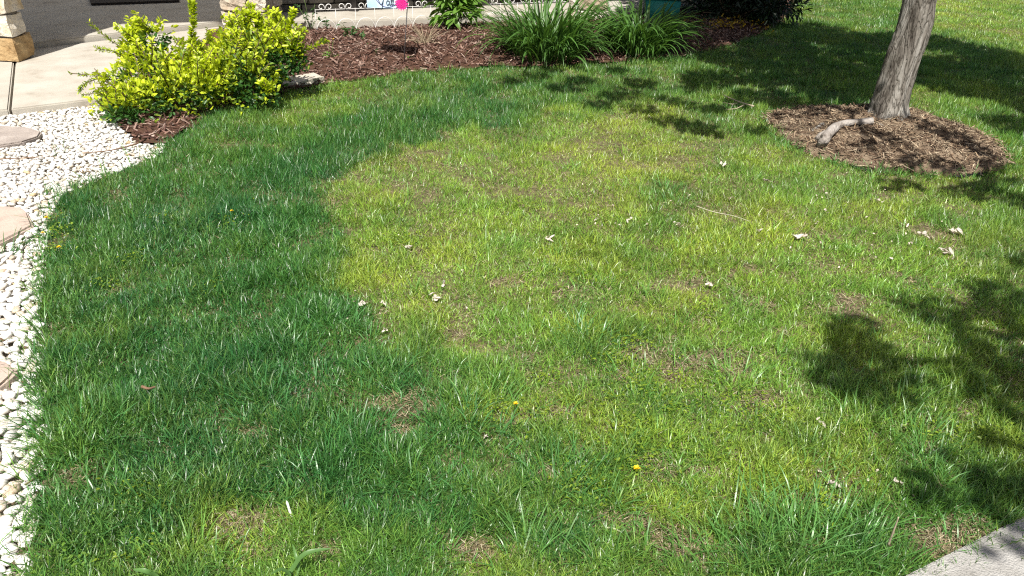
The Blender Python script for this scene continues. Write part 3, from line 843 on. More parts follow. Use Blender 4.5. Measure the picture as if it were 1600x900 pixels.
golden_shrub(b2, 'taller bushy golden leaved shrub in front of the stone pillar',
    [lobe(385, 128, 50, 5.75), lobe(360, 110, 40, 5.8, .1), lobe(400, 90, 46, 5.95, .15), lobe(420, 110, 44, 5.95, -.15), lobe(375, 75, 36, 6.05, .1), lobe(430, 75, 38, 6.1, .1), lobe(450, 92, 34, 6.05, -.1),
     lobe(345, 90, 26, 6.0, -.1), lobe(410, 55, 26, 6.15, .2), lobe(440, 50, 24, 6.15, .2), lobe(466, 98, 22, 6.05, -.2), lobe(395, 140, 36, 5.7, -.55), lobe(425, 150, 16, 5.65, .15), lobe(340, 135, 30, 5.6, 0), lobe(380, 48, 20, 6.1, .1)],
    [([vp(390, 60, 6.1), vp(388, 30, 6.1), vp(394, 8, 6.1)], 170, .3, .036), ([vp(447, 70, 6.1), vp(452, 40, 6.1), vp(458, 16, 6.1)], 200, .35, .04),
     ([vp(440, 60, 6.1), vp(436, 22, 6.1)], 90, .3, .034), ([vp(455, 100, 6.0), vp(480, 75, 6.05), vp(511, 62, 6.1)], 150, .1, .03),
     ([vp(460, 60, 6.1), vp(472, 52, 6.1), vp(476, 48, 6.1)], 50, .45, .036),
     ([vp(372, 60, 6.1), vp(366, 38, 6.1)], 70, .1, .032)], 3600)

# daylilies: every strap leaf is a part
def strap_variants(n, L, W, arch, seed, mname):
    rr = random.Random(seed); out = []
    for k in range(n):
        seg = 9; x = z = 0.0; a = R(rr.uniform(78, 89)); bend = R(rr.uniform(*arch)) / seg
        l = L * rr.uniform(.75, 1.1); vs = []; fs = []
        tw = rr.uniform(-.5, .5)
        for i in range(seg + 1):
            t = i / seg
            wdt = W * (.65 + .8 * t) * (1 - t ** 2.6) * .5 + .0008
            dv = Vector((-math.sin(a), 0, math.cos(a)))
            c = Vector((x, 0, z)); s = Vector((math.sin(tw * t) * dv.x, math.cos(tw * t), math.sin(tw * t) * dv.z))
            vs += [c + s * wdt + dv * wdt * .35, c, c - s * wdt + dv * wdt * .35]
            x += math.cos(a) * l / seg; z += math.sin(a) * l / seg
            a -= bend * (0.35 + 1.3 * t)
        for i in range(seg):
            for j in (0, 1):
                q = i * 3 + j; fs.append((q, q + 1, q + 4, q + 3))
        me = mesh('leaf', vs, fs, True); me.materials.append(M[mname]); out.append(me)
    return out
def strap_clump(base, label, n, rad, L, W, arch, seed, group=None, name='daylily_clump', cat='plant', mname='daylily', lean=(6, 46)):
    root = empty(name, base, label, cat, group)
    var = strap_variants(12, L, W, arch, seed, mname)
    rr = random.Random(seed + 1)
    for k in range(n):
        o = link('leaf', rr.choice(var), None, root)
        a = rr.uniform(0, 2 * math.pi); r = rad * math.sqrt(rr.random())
        yaw = a + rr.gauss(0, .6)
        o.location = (r * math.cos(a), r * math.sin(a), -.01)
        o.rotation_euler = Euler((rr.gauss(0, .1), R(rr.uniform(*lean)) * (0.3 + r / rad), yaw))
        o.scale = [rr.uniform(.5, 1.08)] * 3
    return root
dl = gp(852, 92); dl.z = .03
strap_clump(dl, 'large arching daylily clump beside the white wire fence', 640, .34, .74, .022, (50, 160), 21, 'daylily clumps along the bed', lean=(3, 36))
dl = gp(997, 86); dl.z = .03
strap_clump(dl, 'darker daylily clump in front of the teal bin', 520, .27, .70, .021, (55, 160), 37, 'daylily clumps along the bed', lean=(3, 36))

# peony-like plant: each leaflet a part
def leaf_shape(L, W, seed, m, curve=.25):
    rr = random.Random(seed); vs = []; fs = []; seg = 6
    for i in range(seg + 1):
        t = i / seg
        w = W * .5 * (math.sin(math.pi * min(1, t * 1.0) ** .8) ** .9) + .0005
        c = Vector((t * L, 0, -curve * L * t * t + .03 * L * t))
        vs += [c + Vector((0, w, w * .35)), c, c + Vector((0, -w, w * .35))]
    for i in range(seg):
        for j in (0, 1): q = i * 3 + j; fs.append((q, q + 1, q + 4, q + 3))
    me = mesh('leaf', vs, fs, True); me.materials.append(m); return me
pb = gp(708, 52); pb.z = .06
peony = empty('peony_plant', pb, 'bright green bushy plant with pointed leaves against the wire fence', 'plant')
pv = [leaf_shape(.14, .055, k, M['peony'], .2 + .1 * k) for k in range(5)]
stm = MB(); rr = random.Random(4)
for k in range(46):
    a = rr.uniform(0, 6.283); out_ = rr.uniform(.05, .34); hh = rr.uniform(.20, .56) * (1.1 - .5 * out_ / .30)
    tip = Vector((out_ * math.cos(a), out_ * math.sin(a), hh))
    stm.tube([(.03 * math.cos(a), .03 * math.sin(a), -.02), (tip.x * .45, tip.y * .45, hh * .6), tip], [.005, .004, .002], 5)
    for j in range(9):
        o = link('leaf', rr.choice(pv), None, peony)
        b = tip * rr.uniform(.62, 1.0)
        if j < 4: b = tip
        o.location = b
        o.rotation_euler = Euler((rr.gauss(0, .3), rr.uniform(-.75, .45), a + rr.gauss(0, 1.1)))
        o.scale = [rr.uniform(.65, 1.15)] * 3
stm.build('stems', M['stem'], peony, True)

# small plants in the mulch
def small_plant(name, px, py, label, n, L, W, hgt_, spread, m, seed, cat='plant', flower=None, group=None, curve=.3):
    base = gp(px, py); base.z = .05
    root = empty(name, base, label, cat, group)
    rr = random.Random(seed); vv = [leaf_shape(L, W, seed + k, m, curve) for k in range(3)]
    st = MB()
    ns = max(2, n // 7); tips = []
    for k in range(ns):
        a = rr.uniform(0, 6.283); r = spread * math.sqrt(rr.random()); tip = Vector((r * math.cos(a), r * math.sin(a), hgt_ * rr.uniform(.4, 1)))
        st.tube([(tip.x * .1, tip.y * .1, -.02), tip * .6 + Vector((0, 0, .01)), tip], [.0035, .003, .0015], 5); tips.append(tip)
    for k in range(n):
        t = tips[k % ns]; o = link('leaf', rr.choice(vv), None, root); o.location = t * rr.uniform(.25, 1)
        o.rotation_euler = Euler((rr.gauss(0, .4), rr.uniform(-.9, .3), rr.uniform(0, 6.283))); o.scale = [rr.uniform(.6, 1.2)] * 3
    if flower:
        for (dx, dz, fm, fr) in flower:
            st.tube([(0, 0, 0), (dx * .5, 0, dz * .6), (dx, 0, dz)], .0022, 5)
            fv = leaf_shape(fr, fr * .7, 3, M[fm], .1)
            for k in range(7):
                o = link('petal', fv, None, root); o.location = (dx, 0, dz)
                o.rotation_euler = Euler((0, -.5 + .2 * (k % 2), 6.283 * k / 7))
    st.build('stems', M['stem'], root, True)
small_plant('leafy_seedling', 548, 70, 'small green leafy plant in mulch near the wire fence end', 46, .055, .022, .20, .11, M['sprout'], 41)
small_plant('leafy_seedling', 568, 73, 'thin upright green seedling beside the small leafy plant in mulch', 14, .05, .018, .14, .04, M['sprout'], 42)
small_plant('leafy_seedling', 519, 103, 'low bright green rosette in mulch near the pale edging block', 40, .045, .016, .09, .075, M['peony'], 43, flower=[(-.02, .17, 'yellow_petal', .018), (.03, .19, 'dry_petal' if False else 'yellow_petal', .012)])
small_plant('leafy_seedling', 591, 98, 'tiny green seedling alone in the middle of the mulch', 12, .04, .014, .07, .04, M['sprout'], 44)
small_plant('leafy_seedling', 640, 101, 'tiny pale green seedling at the foot of the flag stand', 12, .04, .012, .05, .06, M['peony'], 45)
small_plant('leafy_seedling', 575, 82, 'tiny sprout in mulch behind the lone seedling', 9, .035, .012, .06, .03, M['sprout'], 46)
small_plant('columbine', 485, 52, 'wispy plant with a small red flower beside the fence end', 40, .05, .02, .26, .16, M['sprout'], 47, flower=[(-.04, .34, 'red_petal', .03)])
small_plant('leafy_seedling', 512, 52, 'grey green weed at the wire fence end', 24, .05, .018, .14, .10, M['sprout'], 48)
# dry stems
db = gp(664, 82); db.z = .05
dp = empty('dry_perennial', db, 'leafless tuft of dry grey stems in the mulch', 'plant')
rr = random.Random(9)
for k in range(46):
    a = rr.uniform(0, 6.283); le = rr.uniform(.1, .34); hz = rr.uniform(.06, .24)
    b = MB(); e = Vector((math.cos(a) * le * .75, math.sin(a) * le * .6, hz))
    b.tube([(rr.uniform(-.03, .03), rr.uniform(-.03, .03), -.02), e * .5 + Vector((0, 0, .03)), e], [.003, .0025, .0015], 5)
    b.build('stem', M['dry_stem'], dp)

# pale block that edges the bed, and a brown one by the walkway
def lie_block(name, p0, p1, dep, h, z, m, label, cat):
    d = (p1 - p0).xy; n_ = Vector((-d.y, d.x)).normalized()
    c = (p0.xy + p1.xy) / 2 + n_ * dep / 2
    o = link(name, rough_box(d.length, dep, h, 17, .006), m)
    o.location = (c.x, c.y, z + h / 2); o.rotation_euler = (R(3), R(-2), math.atan2(d.y, d.x))
    return tag(o, label, cat)
lie_block('edging_block', gp(446, 140), gp(508, 131), .17, .055, .0, M['edge_block'], 'pale concrete edging block between mulch and lawn', 'block')
lie_block('edging_block', gp(330, 74), gp(352, 72), .08, .12, .04, M['dark_twig'], 'brown wooden edging stub behind the golden shrubs', 'block')

# teal bin
tb = [gp(1020, 37, .04), gp(1047, 34, .04)]
ctr = (tb[0] + tb[1]) / 2; wd = (tb[1] - tb[0]).length
tbn = empty('storage_bin', (ctr.x, ctr.y + wd * .5, .04), 'teal plastic bin half hidden behind the darker daylily clump', 'bin')
def taper_box(w0, w1, z0, z1):
    b = MB(); b.add([(-w0,-w0,z0),(w0,-w0,z0),(w0,w0,z0),(-w0,w0,z0),(-w1,-w1,z1),(w1,-w1,z1),(w1,w1,z1),(-w1,w1,z1)],
              [(0,3,2,1),(4,5,6,7),(0,1,5,4),(1,2,6,5),(2,3,7,6),(3,0,4,7)]); return b
def bev(o, r):
    bm = bmesh.new(); bm.from_mesh(o.data); bmesh.ops.bevel(bm, geom=bm.edges[:], offset=r, segments=3, affect='EDGES'); bm.to_mesh(o.data); bm.free()
    o.data.polygons.foreach_set('use_smooth', [True] * len(o.data.polygons))
w2 = wd / 2 + .05
bev(taper_box(w2 * .93, w2, 0, .27).build('body', M['teal'], tbn), .015)
bev(taper_box(w2 * 1.03, w2 * 1.03, .272, .31).build('rim', M['teal_lid'], tbn), .01)
bev(taper_box(w2 * .98, w2 * .9, .312, .42).build('lid', M['teal'], tbn), .02)

# dark bush in the shade
db = gp(1142, 38); db.z = .02
bush = empty('dark_bush', db, 'dark broad leaved evergreen bush in deep shade behind the bed', 'bush')
P, D, NR = [], [], []
st = MB()
for k in range(46):
    a = random.uniform(0, 6.283); r = random.uniform(.1, .78); cz = random.uniform(.12, .75)
    c = Vector((db.x + r * math.cos(a), db.y + .15 + r * math.sin(a) * .8, cz))
    st.tube([db + Vector((0, .1, 0)), db.lerp(c, .5) + Vector((0, 0, .05)), c], [.014, .009, .004], 6)
    u = rand_dirs(150); p = np.array(c) + u * .22 * rng.random((150, 1)) ** .5
    p[:, 2] = np.abs(p[:, 2] - .02) + .02
    P.append(p); D.append(u + rng.normal(0, .4, (150, 3))); NR.append(rng.normal(0, .4, (150, 3)) + (0, -.2, .8))
st.build('stems', M['wood_stem'], bush, True, db)
n = sum(len(p) for p in P)
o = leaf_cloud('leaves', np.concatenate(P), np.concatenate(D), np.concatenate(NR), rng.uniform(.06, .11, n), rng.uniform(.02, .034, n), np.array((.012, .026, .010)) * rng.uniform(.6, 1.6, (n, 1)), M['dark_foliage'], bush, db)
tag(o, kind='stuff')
# low yellowish plants under it
yp = [gp(1100 + random.gauss(30, 28), 50 + random.gauss(-2, 4)) for _ in range(140)]
yp += [gp(1058 + random.gauss(0, 6), 43 + random.gauss(0, 2)) for _ in range(30)] + [gp(1160 + random.gauss(0, 14), 36 + random.gauss(0, 5)) for _ in range(160)]
ypos = np.array([(p.x, p.y, .06 + abs(random.gauss(0, .03))) for p in yp]); n = len(ypos)
ycol = np.concatenate([np.tile((.55, .36, .03), (170, 1)), np.tile((.16, .16, .04), (160, 1))])
o = leaf_cloud('leaf_litter', ypos, rand_dirs(n), rng.normal(0, .4, (n, 3)) + (0, 0, 1), rng.uniform(.03, .06, n), rng.uniform(.02, .035, n), ycol * rng.uniform(.6, 1.2, (n, 1)), M['foliage'])
tag(o, 'yellow and olive fallen leaves under the dark bush', 'leaf litter', None, 'stuff')

# ------------------------------------------------------------------ the tree, its mulch ring, roots
rc = sum(RING, Vector((0, 0))) / len(RING)
tb0 = gp(1389, 193, .10)
ringV = []; ringF = []
K = 14; NR_ = 96
def ring_pt(a):                                # smooth closed outline
    n = len(RING); t = a * n; i = int(t) % n; f = t - int(t)
    p = [RING[(i + k) % n] for k in (-1, 0, 1, 2)]
    return .5 * ((2 * p[1]) + (p[2] - p[0]) * f + (2 * p[0] - 5 * p[1] + 4 * p[2] - p[3]) * f * f + (-p[0] + 3 * p[1] - 3 * p[2] + p[3]) * f ** 3)
outl = [ring_pt(k / NR_) for k in range(NR_)]
_rc = sum(outl, Vector((0, 0))) / NR_
outl = [_rc + (p - _rc) * (1 + .13 * (float(fbm(p.x * 3.1 + 7, p.y * 3.1 + 2, 3)) - .5)) for p in outl]
tcen = Vector((tb0.x, tb0.y))
def ring_z(s):                                 # s: 0 centre .. 1 rim
    return .035 + .15 * (1 - s ** 1.4)
for j in range(K + 1):
    s = 1 - j / K
    for k in range(NR_):
        q = tcen.lerp(outl[k], s)
        z = ring_z(s) + .055 * (fbm(q.x * 7, q.y * 7) - .5) + .014 * (noise(q.x * 30, q.y * 30) - .5)
        if j == 0: z = .0
        if j == 1: q = tcen.lerp(outl[k], .985); z = .04
        ringV.append((q.x, q.y, z))
for j in range(K):
    for k in range(NR_):
        ringF.append((j * NR_ + k, j * NR_ + (k + 1) % NR_, (j + 1) * NR_ + (k + 1) % NR_, (j + 1) * NR_ + k))
mr = link('mulch_ring', mesh('mulch_ring', ringV, ringF, True), M['ring_mulch'])
tag(mr, 'raised ring of tan shredded mulch round the tree trunk', None, None, 'structure')
rx = rng.uniform(1.6, 3.7, 40000); ry = rng.uniform(4.4, 6.6, 40000)
ok = inside(rx + rng.normal(0, .035, 40000), ry + rng.normal(0, .035, 40000), [tcen.lerp(p, 1.0) for p in outl]); rx, ry = rx[ok][:7000], ry[ok][:7000]
rs_ = np.zeros(len(rx))
ang_o = np.array([math.atan2(p.y - tcen.y, p.x - tcen.x) for p in outl]); rad_o = np.array([(p - tcen).length for p in outl])
so = np.argsort(ang_o)
rs_ = np.hypot(rx - tcen.x, ry - tcen.y) / np.interp(np.arctan2(ry - tcen.y, rx - tcen.x), ang_o[so], rad_o[so], period=2 * math.pi)
rz = .035 + .15 * (1 - np.clip(rs_, 0, 1) ** 1.4) + .055 * (fbm(rx * 7, ry * 7) - .5)
chips('mulch_shreds', rx, ry, rz + rng.uniform(0, .012, len(rx)), .012, .075, .002, .009,
      [(.30,.22,.14),(.24,.165,.105),(.38,.29,.195),(.11,.07,.045),(.45,.36,.25),(.16,.10,.065),(.07,.045,.03)], .4, mr)
# black edging strip under the front rim
b = MB()
fr_ = [p for p in outl if p.y < rc.y - .15]
ed = [tcen.lerp(p, 1.0) for p in outl]
for lo, hi in ((1325, 1366), (1480, 1545)):
    path = [(p.x, p.y, .012) for p in ed if p.y < rc.y and lo < to_px(np.array(p.x), np.array(p.y), 0.0)[0] < hi]
    path.sort()
    b.tube(path, .009, 8)
o = b.build('edging_strip', M['edging'], mr, True)

def tree_clump_leaves(clumps, size, dens, seed):
    r2 = np.random.default_rng(seed)
    P, D, NRM, L, W = [], [], [], [], []
    for c, rad in clumps:
        n = int(dens * rad * rad * 1000)
        v = r2.normal(size=(n, 3)); v /= np.linalg.norm(v, axis=1, keepdims=True)
        p = np.array(c) + v * rad * (r2.random((n, 1)) ** .45) * (1, 1, .55)
        P.append(p); D.append(v + r2.normal(0, .6, (n, 3)) + (0, 0, -.4)); NRM.append(r2.normal(0, .5, (n, 3)) + (0, 0, 1))
        L.append(r2.uniform(.75, 1.2, n) * size); W.append(r2.uniform(.75, 1.1, n) * size * .78)
    return [np.concatenate(q) for q in (P, D, NRM, L, W)]
def shade_clump(px, py, rpx, h):               # a leaf clump whose shadow falls on that spot of the lawn
    gq = gp(px, py); 
    r = rpx * math.sqrt(gq.x ** 2 + gq.y ** 2 + CAM_H ** 2) / F
    return (Vector((gq.x - LD2.x * COT * h, gq.y - LD2.y * COT * h, h)), r)
rr = random.Random(77)
cl1 = []
def fill(poly_px, step, rpx, hmin, hmax, keep, lst, seed):
    r3 = random.Random(seed)
    ps = [gp(*q).xy for q in poly_px]
    x0 = min(p.x for p in ps); x1 = max(p.x for p in ps); y0 = min(p.y for p in ps); y1 = max(p.y for p in ps)
    y = y0
    while y < y1:
        x = x0
        while x < x1:
            q = (x + r3.uniform(-.4, .4) * step, y + r3.uniform(-.4, .4) * step)
            if bool(inside(np.array(q[0]), np.array(q[1]), ps)) and r3.random() < keep:
                h = r3.uniform(hmin, hmax)
                lst.append((Vector((q[0] - LD2.x * COT * h, q[1] - LD2.y * COT * h, h)), step * rpx * r3.uniform(.7, 1.2)))
            x += step
        y += step
fill([(1120,75),(1180,50),(1240,40),(1300,47),(1400,52),(1480,66),(1560,86),(1660,108),(1660,150),(1560,150),(1480,130),(1430,112),(1380,128),(1250,130),(1130,112)], .55, .78, 2.9, 4.6, .93, cl1, 5)
fill([(1130,112),(1250,130),(1380,128),(1390,165),(1330,172),(1250,172),(1180,165),(1100,150),(1090,125)], .46, .66, 2.7, 3.8, .85, cl1, 6)
fill([(1450,125),(1560,150),(1660,150),(1660,215),(1590,225),(1520,185),(1470,160)], .5, .62, 2.8, 4.0, .62, cl1, 7)
fill([(985,36),(1005,2),(1130,-5),(1210,-8),(1235,25),(1180,55),(1090,75),(1030,72)], .55, .8, 3.2, 4.8, .95, cl1, 8)
for (x, y, r, h) in [(800,128,16,2.6),(835,120,18,2.7),(880,140,24,2.8),(905,128,20,2.7),(935,165,20,2.6),(965,152,24,2.8),(1000,172,20,2.7),(1040,190,22,2.6),(1085,200,26,2.5),(1110,208,16,2.5),(1050,160,20,2.8),(1100,172,24,2.8),(1000,132,22,3.0),(1080,140,20,3.0),(1180,205,15,2.6),(1150,165,18,2.9),(860,110,14,3.2),(960,112,14,3.3),
                     (1225,195,10,2.5),(1320,200,14,2.4),(1370,235,10,2.4),(1345,245,12,2.3),(1400,215,9,2.5),(1445,225,16,2.5),(1480,235,15,2.4),(1510,245,14,2.5),(1420,262,12,2.3),(1470,268,14,2.4),(1540,262,16,2.4),(1565,285,18,2.4),(1530,295,20,2.4),(1500,305,18,2.3),(1590,318,22,2.4),(1395,288,16,2.2),(1420,290,12,2.2),(1440,130,12,2.3),(1280,196,9,2.5),(1255,190,8,2.6)]:
    cl1.append(shade_clump(x, y, r, h))
# trunk
cen = [(1389,196,40),(1389,187,35),(1391,175,31),(1392,160,28),(1396,146,27),(1399,133,26),(1404,116,25),(1408,100,25),(1413,83,25),(1419,67,25),(1425,50,25),(1430,33,25),(1434,16,24.5),(1437,0,24)]
Yt = tb0.y
pts = []; rad = []
for k, (x, y, wpx) in enumerate(cen):
    p = vp(x, y, Yt + .02 * k / 10); pts.append(p); rad.append(wpx * (p - Vector((0, 0, CAM_H))).length / F * .85)
pts[0].z = min(pts[0].z, .06)
d = (pts[-1] - pts[-4]).normalized()
for k in range(1, 9):
    pts.append(pts[len(cen) - 1] + d * .2 * k + Vector((-.01 * k * k * .5, -.004 * k * k, .01 * k))); rad.append(rad[len(cen) - 1] * (1 - .045 * k))
tree = empty('shade_tree', (tb0.x, tb0.y, 0.05), 'leaning grey barked tree trunk standing in the mulch ring', 'tree')
# resample with a spline
def spl(P_, t):
    n = len(P_) - 1; t *= n; i = min(int(t), n - 1); f = t - i
    p = [P_[max(0, min(n, i + k))] for k in (-1, 0, 1, 2)]
    return .5 * ((2 * p[1]) + (p[2] - p[0]) * f + (2 * p[0] - 5 * p[1] + 4 * p[2] - p[3]) * f * f + (-p[0] + 3 * p[1] - 3 * p[2] + p[3]) * f ** 3)
TV = []; TF = []; RN, AN = 150, 72
for j in range(RN + 1):
    t = j / RN; c = spl(pts, t); r0 = spl(rad, t)
    for k in range(AN):
        a = 2 * math.pi * k / AN
        flare = max(0, 1 - t * 9)
        r = r0 * (1 + .05 * math.sin(2 * a + 6 * t) + .045 * math.sin(3 * a + 1 - 9 * t) + flare * flare * (.12 + .5 * max(0, math.sin(5 * a + .6))) )
        ca, sa = math.cos(a) * 2.4, math.sin(a) * 2.4
        r += r0 * .13 * (float(fbm(ca * 1.5 + 30 + sa * .7, sa * 1.5 + 30 + c.z * 2.2, 3)) - .5)
        q = float(noise(a * 5.1 + 60 + 1.2 * math.sin(c.z * 9), c.z * 5.5 + 3)); r -= r0 * .055 * max(0, .55 - q) * 2
        r += r0 * .05 * (float(noise(a * 11 + 9, c.z * 34)) - .5)
        TV.append(Vector((c.x + r * math.cos(a), c.y + r * math.sin(a), c.z)) - tree.location)
for j in range(RN):
    for k in range(AN):
        TF.append((j * AN + k, j * AN + (k + 1) % AN, (j + 1) * AN + (k + 1) % AN, (j + 1) * AN + k))
link('trunk', mesh('trunk', TV, TF, True), M['bark'], tree)
# surface roots
M['pale_root'] = stone_mat('pale_root', [(0.3, (0.13, 0.105, 0.085)), (0.5, (0.30, 0.265, 0.235)), (0.7, (0.43, 0.40, 0.37))], scale=16, bump=0.9, bscale=50, stretch=(1, .35, 1))
def root_tube(px_pts, z, r, mm=None):
    mm = mm or M['bark']
    b = MB(); P_ = [gp(x, y, zz) for (x, y), zz in zip(px_pts, z)]
    PP = [spl(P_, k / 20) for k in range(21)]; RR = [spl(r, k / 20) * (1 + .07 * math.sin(k * 1.3 + 1)) for k in range(21)]
    b.tube(PP, RR, 12)
    o = b.build('root', mm, tree, True, tree.location); return o
root_tube([(1362,190),(1335,191),(1312,195),(1296,207),(1285,222),(1277,236)], [.16,.155,.142,.125,.095,-.01], [.03,.022,.027,.034,.032,.010], M['pale_root'])
root_tube([(1300,203),(1282,213),(1266,231)], [.12,.11,-.005], [.012,.024,.008], M['pale_root'])
root_tube([(1385,196),(1378,208),(1362,224)], [.14,.085,.03], [.05,.028,.012])
root_tube([(1402,196),(1414,206),(1428,222)], [.14,.085,.03], [.05,.026,.012])
root_tube([(1310,190),(1285,196),(1262,212)], [.08,.085,.05], [.018,.02,.014])
root_tube([(1420,190),(1452,202),(1490,222)], [.12,.085,.05], [.03,.024,.012])
# limbs and crown
fork = pts[-1]
limb = MB()
groups = {}
for c, r in cl1:
    key = int((math.atan2(c.y - fork.y, c.x - fork.x) + math.pi) / (2 * math.pi) * 7)
    groups.setdefault(key, []).append((c, r))
for key, lst in groups.items():
    m_ = sum((c for c, r in lst), Vector()) / len(lst)
    start = fork - Vector((0, 0, .15 * (key % 3)))
    mid = start.lerp(m_, .55) + Vector((0, 0, .25))
    limb.tube([start, start.lerp(mid, .5) + Vector((0, 0, .12)), mid, m_], [.06, .04, .026, .014], 8)
    for c, r in lst:
        s = mid if (c - mid).length < (c - m_).length else m_
        limb.tube([s, s.lerp(c, .5) + Vector((0, 0, .06)), c], [.011, .008, .004], 6)
limb.build('limbs', M['bark'], tree, True, tree.location)
LP = tree_clump_leaves(cl1, .095, 4.2, 3)
n = len(LP[0])
o = leaf_cloud('crown', *LP, np.array((.05, .12, .025)) * rng.uniform(.7, 1.3, (n, 1)), M['tree_leaf'], tree, tree.location); tag(o, kind='stuff')

# a second tree by the sidewalk, whose crown reaches over the camera and shades the near right
cl2 = []
for (x, y, r, h) in [(1310,508,20,3.4),(1340,508,22,3.4),(1325,535,26,3.5),(1352,545,22,3.5),(1300,560,16,3.4),(1268,572,20,3.4),(1300,592,24,3.5),(1338,605,26,3.5),(1370,600,22,3.6),(1335,578,22,3.4),(1362,622,18,3.6),(1405,586,16,3.7),(1405,612,15,3.7),(1430,592,10,3.6),
                     (1420,478,13,3.8),(1440,488,15,3.8),(1465,494,14,3.8),(1484,482,11,3.8),(1530,452,16,3.9),(1552,470,20,3.9),(1585,462,18,3.9),(1545,496,18,3.9),(1575,502,20,3.9),(1600,490,22,4.0),(1515,548,18,3.8),(1545,556,22,3.9),(1505,575,18,3.8),(1535,590,24,3.9),(1575,575,26,4.0),(1600,545,20,4.0),(1565,612,20,3.9),(1600,610,26,4.0),(1495,606,14,3.8),(1525,625,14,3.8),(1590,650,18,3.9),(1600,410,15,3.8),(1640,470,22,4.1),(1650,570,26,4.1),
                     (1415,758,18,3.3),(1440,772,17,3.3),(1500,735,13,3.4),(1520,765,15,3.4),(1545,785,20,3.4),(1575,795,24,3.5),(1590,765,22,3.5),(1595,700,16,3.5),(1552,866,9,3.4),(1575,838,16,3.5),(1598,850,16,3.5),(1650,780,26,3.6),(1520,690,12,3.5)]:
    cl2.append(shade_clump(x, y, r * .95, h))
t2 = Vector((4.3, .1, 0))
tree2 = empty('sidewalk_tree', t2, 'tree beside the sidewalk whose leafy boughs shade the nearest lawn corner', 'tree')
b = MB(); tp = [t2 + Vector(q) for q in ((0, 0, -.05), (0, .02, .5), (-.03, 0, 1.3), (-.1, 0, 2.2), (-.2, 0, 2.9))]
b.tube([spl(tp, k / 16) for k in range(17)], [.17 - .005 * k + (.05 if k == 0 else 0) for k in range(17)], 16); b.build('trunk', M['bark'], tree2, True, t2)
limb = MB()
m_ = sum((c for c, r in cl2), Vector()) / len(cl2)
s0 = tp[-1]
hubs = [m_ + Vector(q) for q in ((-.4, .1, 0), (.15, .3, .1), (.1, -.5, -.1))]
for h_ in hubs: limb.tube([s0, s0.lerp(h_, .5) + Vector((0, 0, .25)), h_], [.05, .032, .018], 8)
for c, r in cl2:
    h_ = min(hubs, key=lambda q: (q - c).length); limb.tube([h_, h_.lerp(c, .5) + Vector((0, 0, .05)), c], [.014, .01, .005], 6)
far = [(Vector((4.3 + random.gauss(.4, 1.0), -.6 + random.gauss(-.6, .8), random.uniform(3.2, 5.2))), random.uniform(.3, .5)) for _ in range(45)]
far = [(c, r) for c, r in far if c.y < 0.3 + .35 * (c.x - 2)and c.x > 2.9]
for c, r in far: limb.tube([s0, s0.lerp(c, .5) + Vector((0, 0, .1)), c], [.03, .018, .007], 6)
limb.build('limbs', M['bark'], tree2, True, t2)
LP = tree_clump_leaves(cl2 + far, .085, 5.5, 4); n = len(LP[0])
o = leaf_cloud('crown', *LP, np.array((.05, .12, .025)) * rng.uniform(.7, 1.3, (n, 1)), M['tree_leaf'], tree2, t2); tag(o, kind='stuff')

# ------------------------------------------------------------------ grass
YEL = [(100,320,.1),(200,300,.12),(300,250,.12),(400,230,.12),(150,400,.2),(300,400,.1),(400,330,.05),(450,270,.05),(480,400,.08),(100,500,.25),(250,500,.06),(400,500,.05),(500,500,.12),(100,600,.15),(250,620,.06),(400,600,.05),(550,580,.1),(650,640,.12),(100,740,.3),(250,720,.12),(400,720,.1),(550,700,.05),(700,700,.12),(750,780,.15),(600,800,.1),(850,820,.15),(250,830,.15),(150,860,.3),(400,850,.7),(500,860,.6),(300,880,.4),(650,880,.3),(750,890,.45),(470,330,.05),(500,270,.05),
 (500,150,.62),(430,170,.5),(560,145,.55),(650,150,.3),(700,170,.15),(600,190,.1),(550,210,.05),(650,210,.1),(760,180,.15),(800,150,.2),(900,150,.3),(1000,110,.3),(1100,120,.3),(1100,180,.4),(350,195,.3),
 (540,330,.75),(600,290,.8),(660,250,.85),(720,230,.9),(760,290,.95),(700,350,.9),(620,370,.8),(580,430,.65),(640,450,.85),(700,430,.9),(760,400,.85),(850,300,1),(950,240,1),(900,200,.8),(1000,200,.9),(1050,260,.85),(950,330,.9),(930,380,.65),(850,420,.8),(800,480,.85),(720,520,.85),(650,530,.5),(900,500,.7),(850,560,.6),(920,540,.4),(1000,450,.8),(1100,420,.9),(1150,330,.75),(1060,310,.5),(1110,290,.7),(1200,420,1),(1250,330,.8),(1300,400,.9),(1180,250,.6),(1250,270,.6),(1400,350,.75),(1500,330,.65),(1570,330,.5),(1550,400,.5),(1450,420,.8),(1300,480,.85),(1200,520,.8),(1100,520,.7),(1350,620,.5),(1250,600,.7),(1000,600,.7),(950,650,.65),(1050,700,.6),(1150,620,.75),(1200,700,.7),(1300,700,.6),(1150,780,.7),(1000,780,.6),(900,700,.45),(930,760,.3),(850,640,.5),(760,620,.42),(800,690,.15),(830,740,.12),(780,830,.12),(880,790,.15),(700,600,.3),(1400,680,.5),(1500,600,.5),(1550,700,.5),(1250,780,.7),(1200,850,.3),(1300,860,.22),(1400,800,.3),(1050,870,.45),(950,880,.4),(1450,740,.35),
 (1300,20,.4),(1400,60,.3),(1550,20,.7),(1500,5,.85),(1250,100,.3),(1350,130,.35),(1500,150,.5),(1550,200,.45),(1500,100,.3)]
YA = np.array(YEL, float)
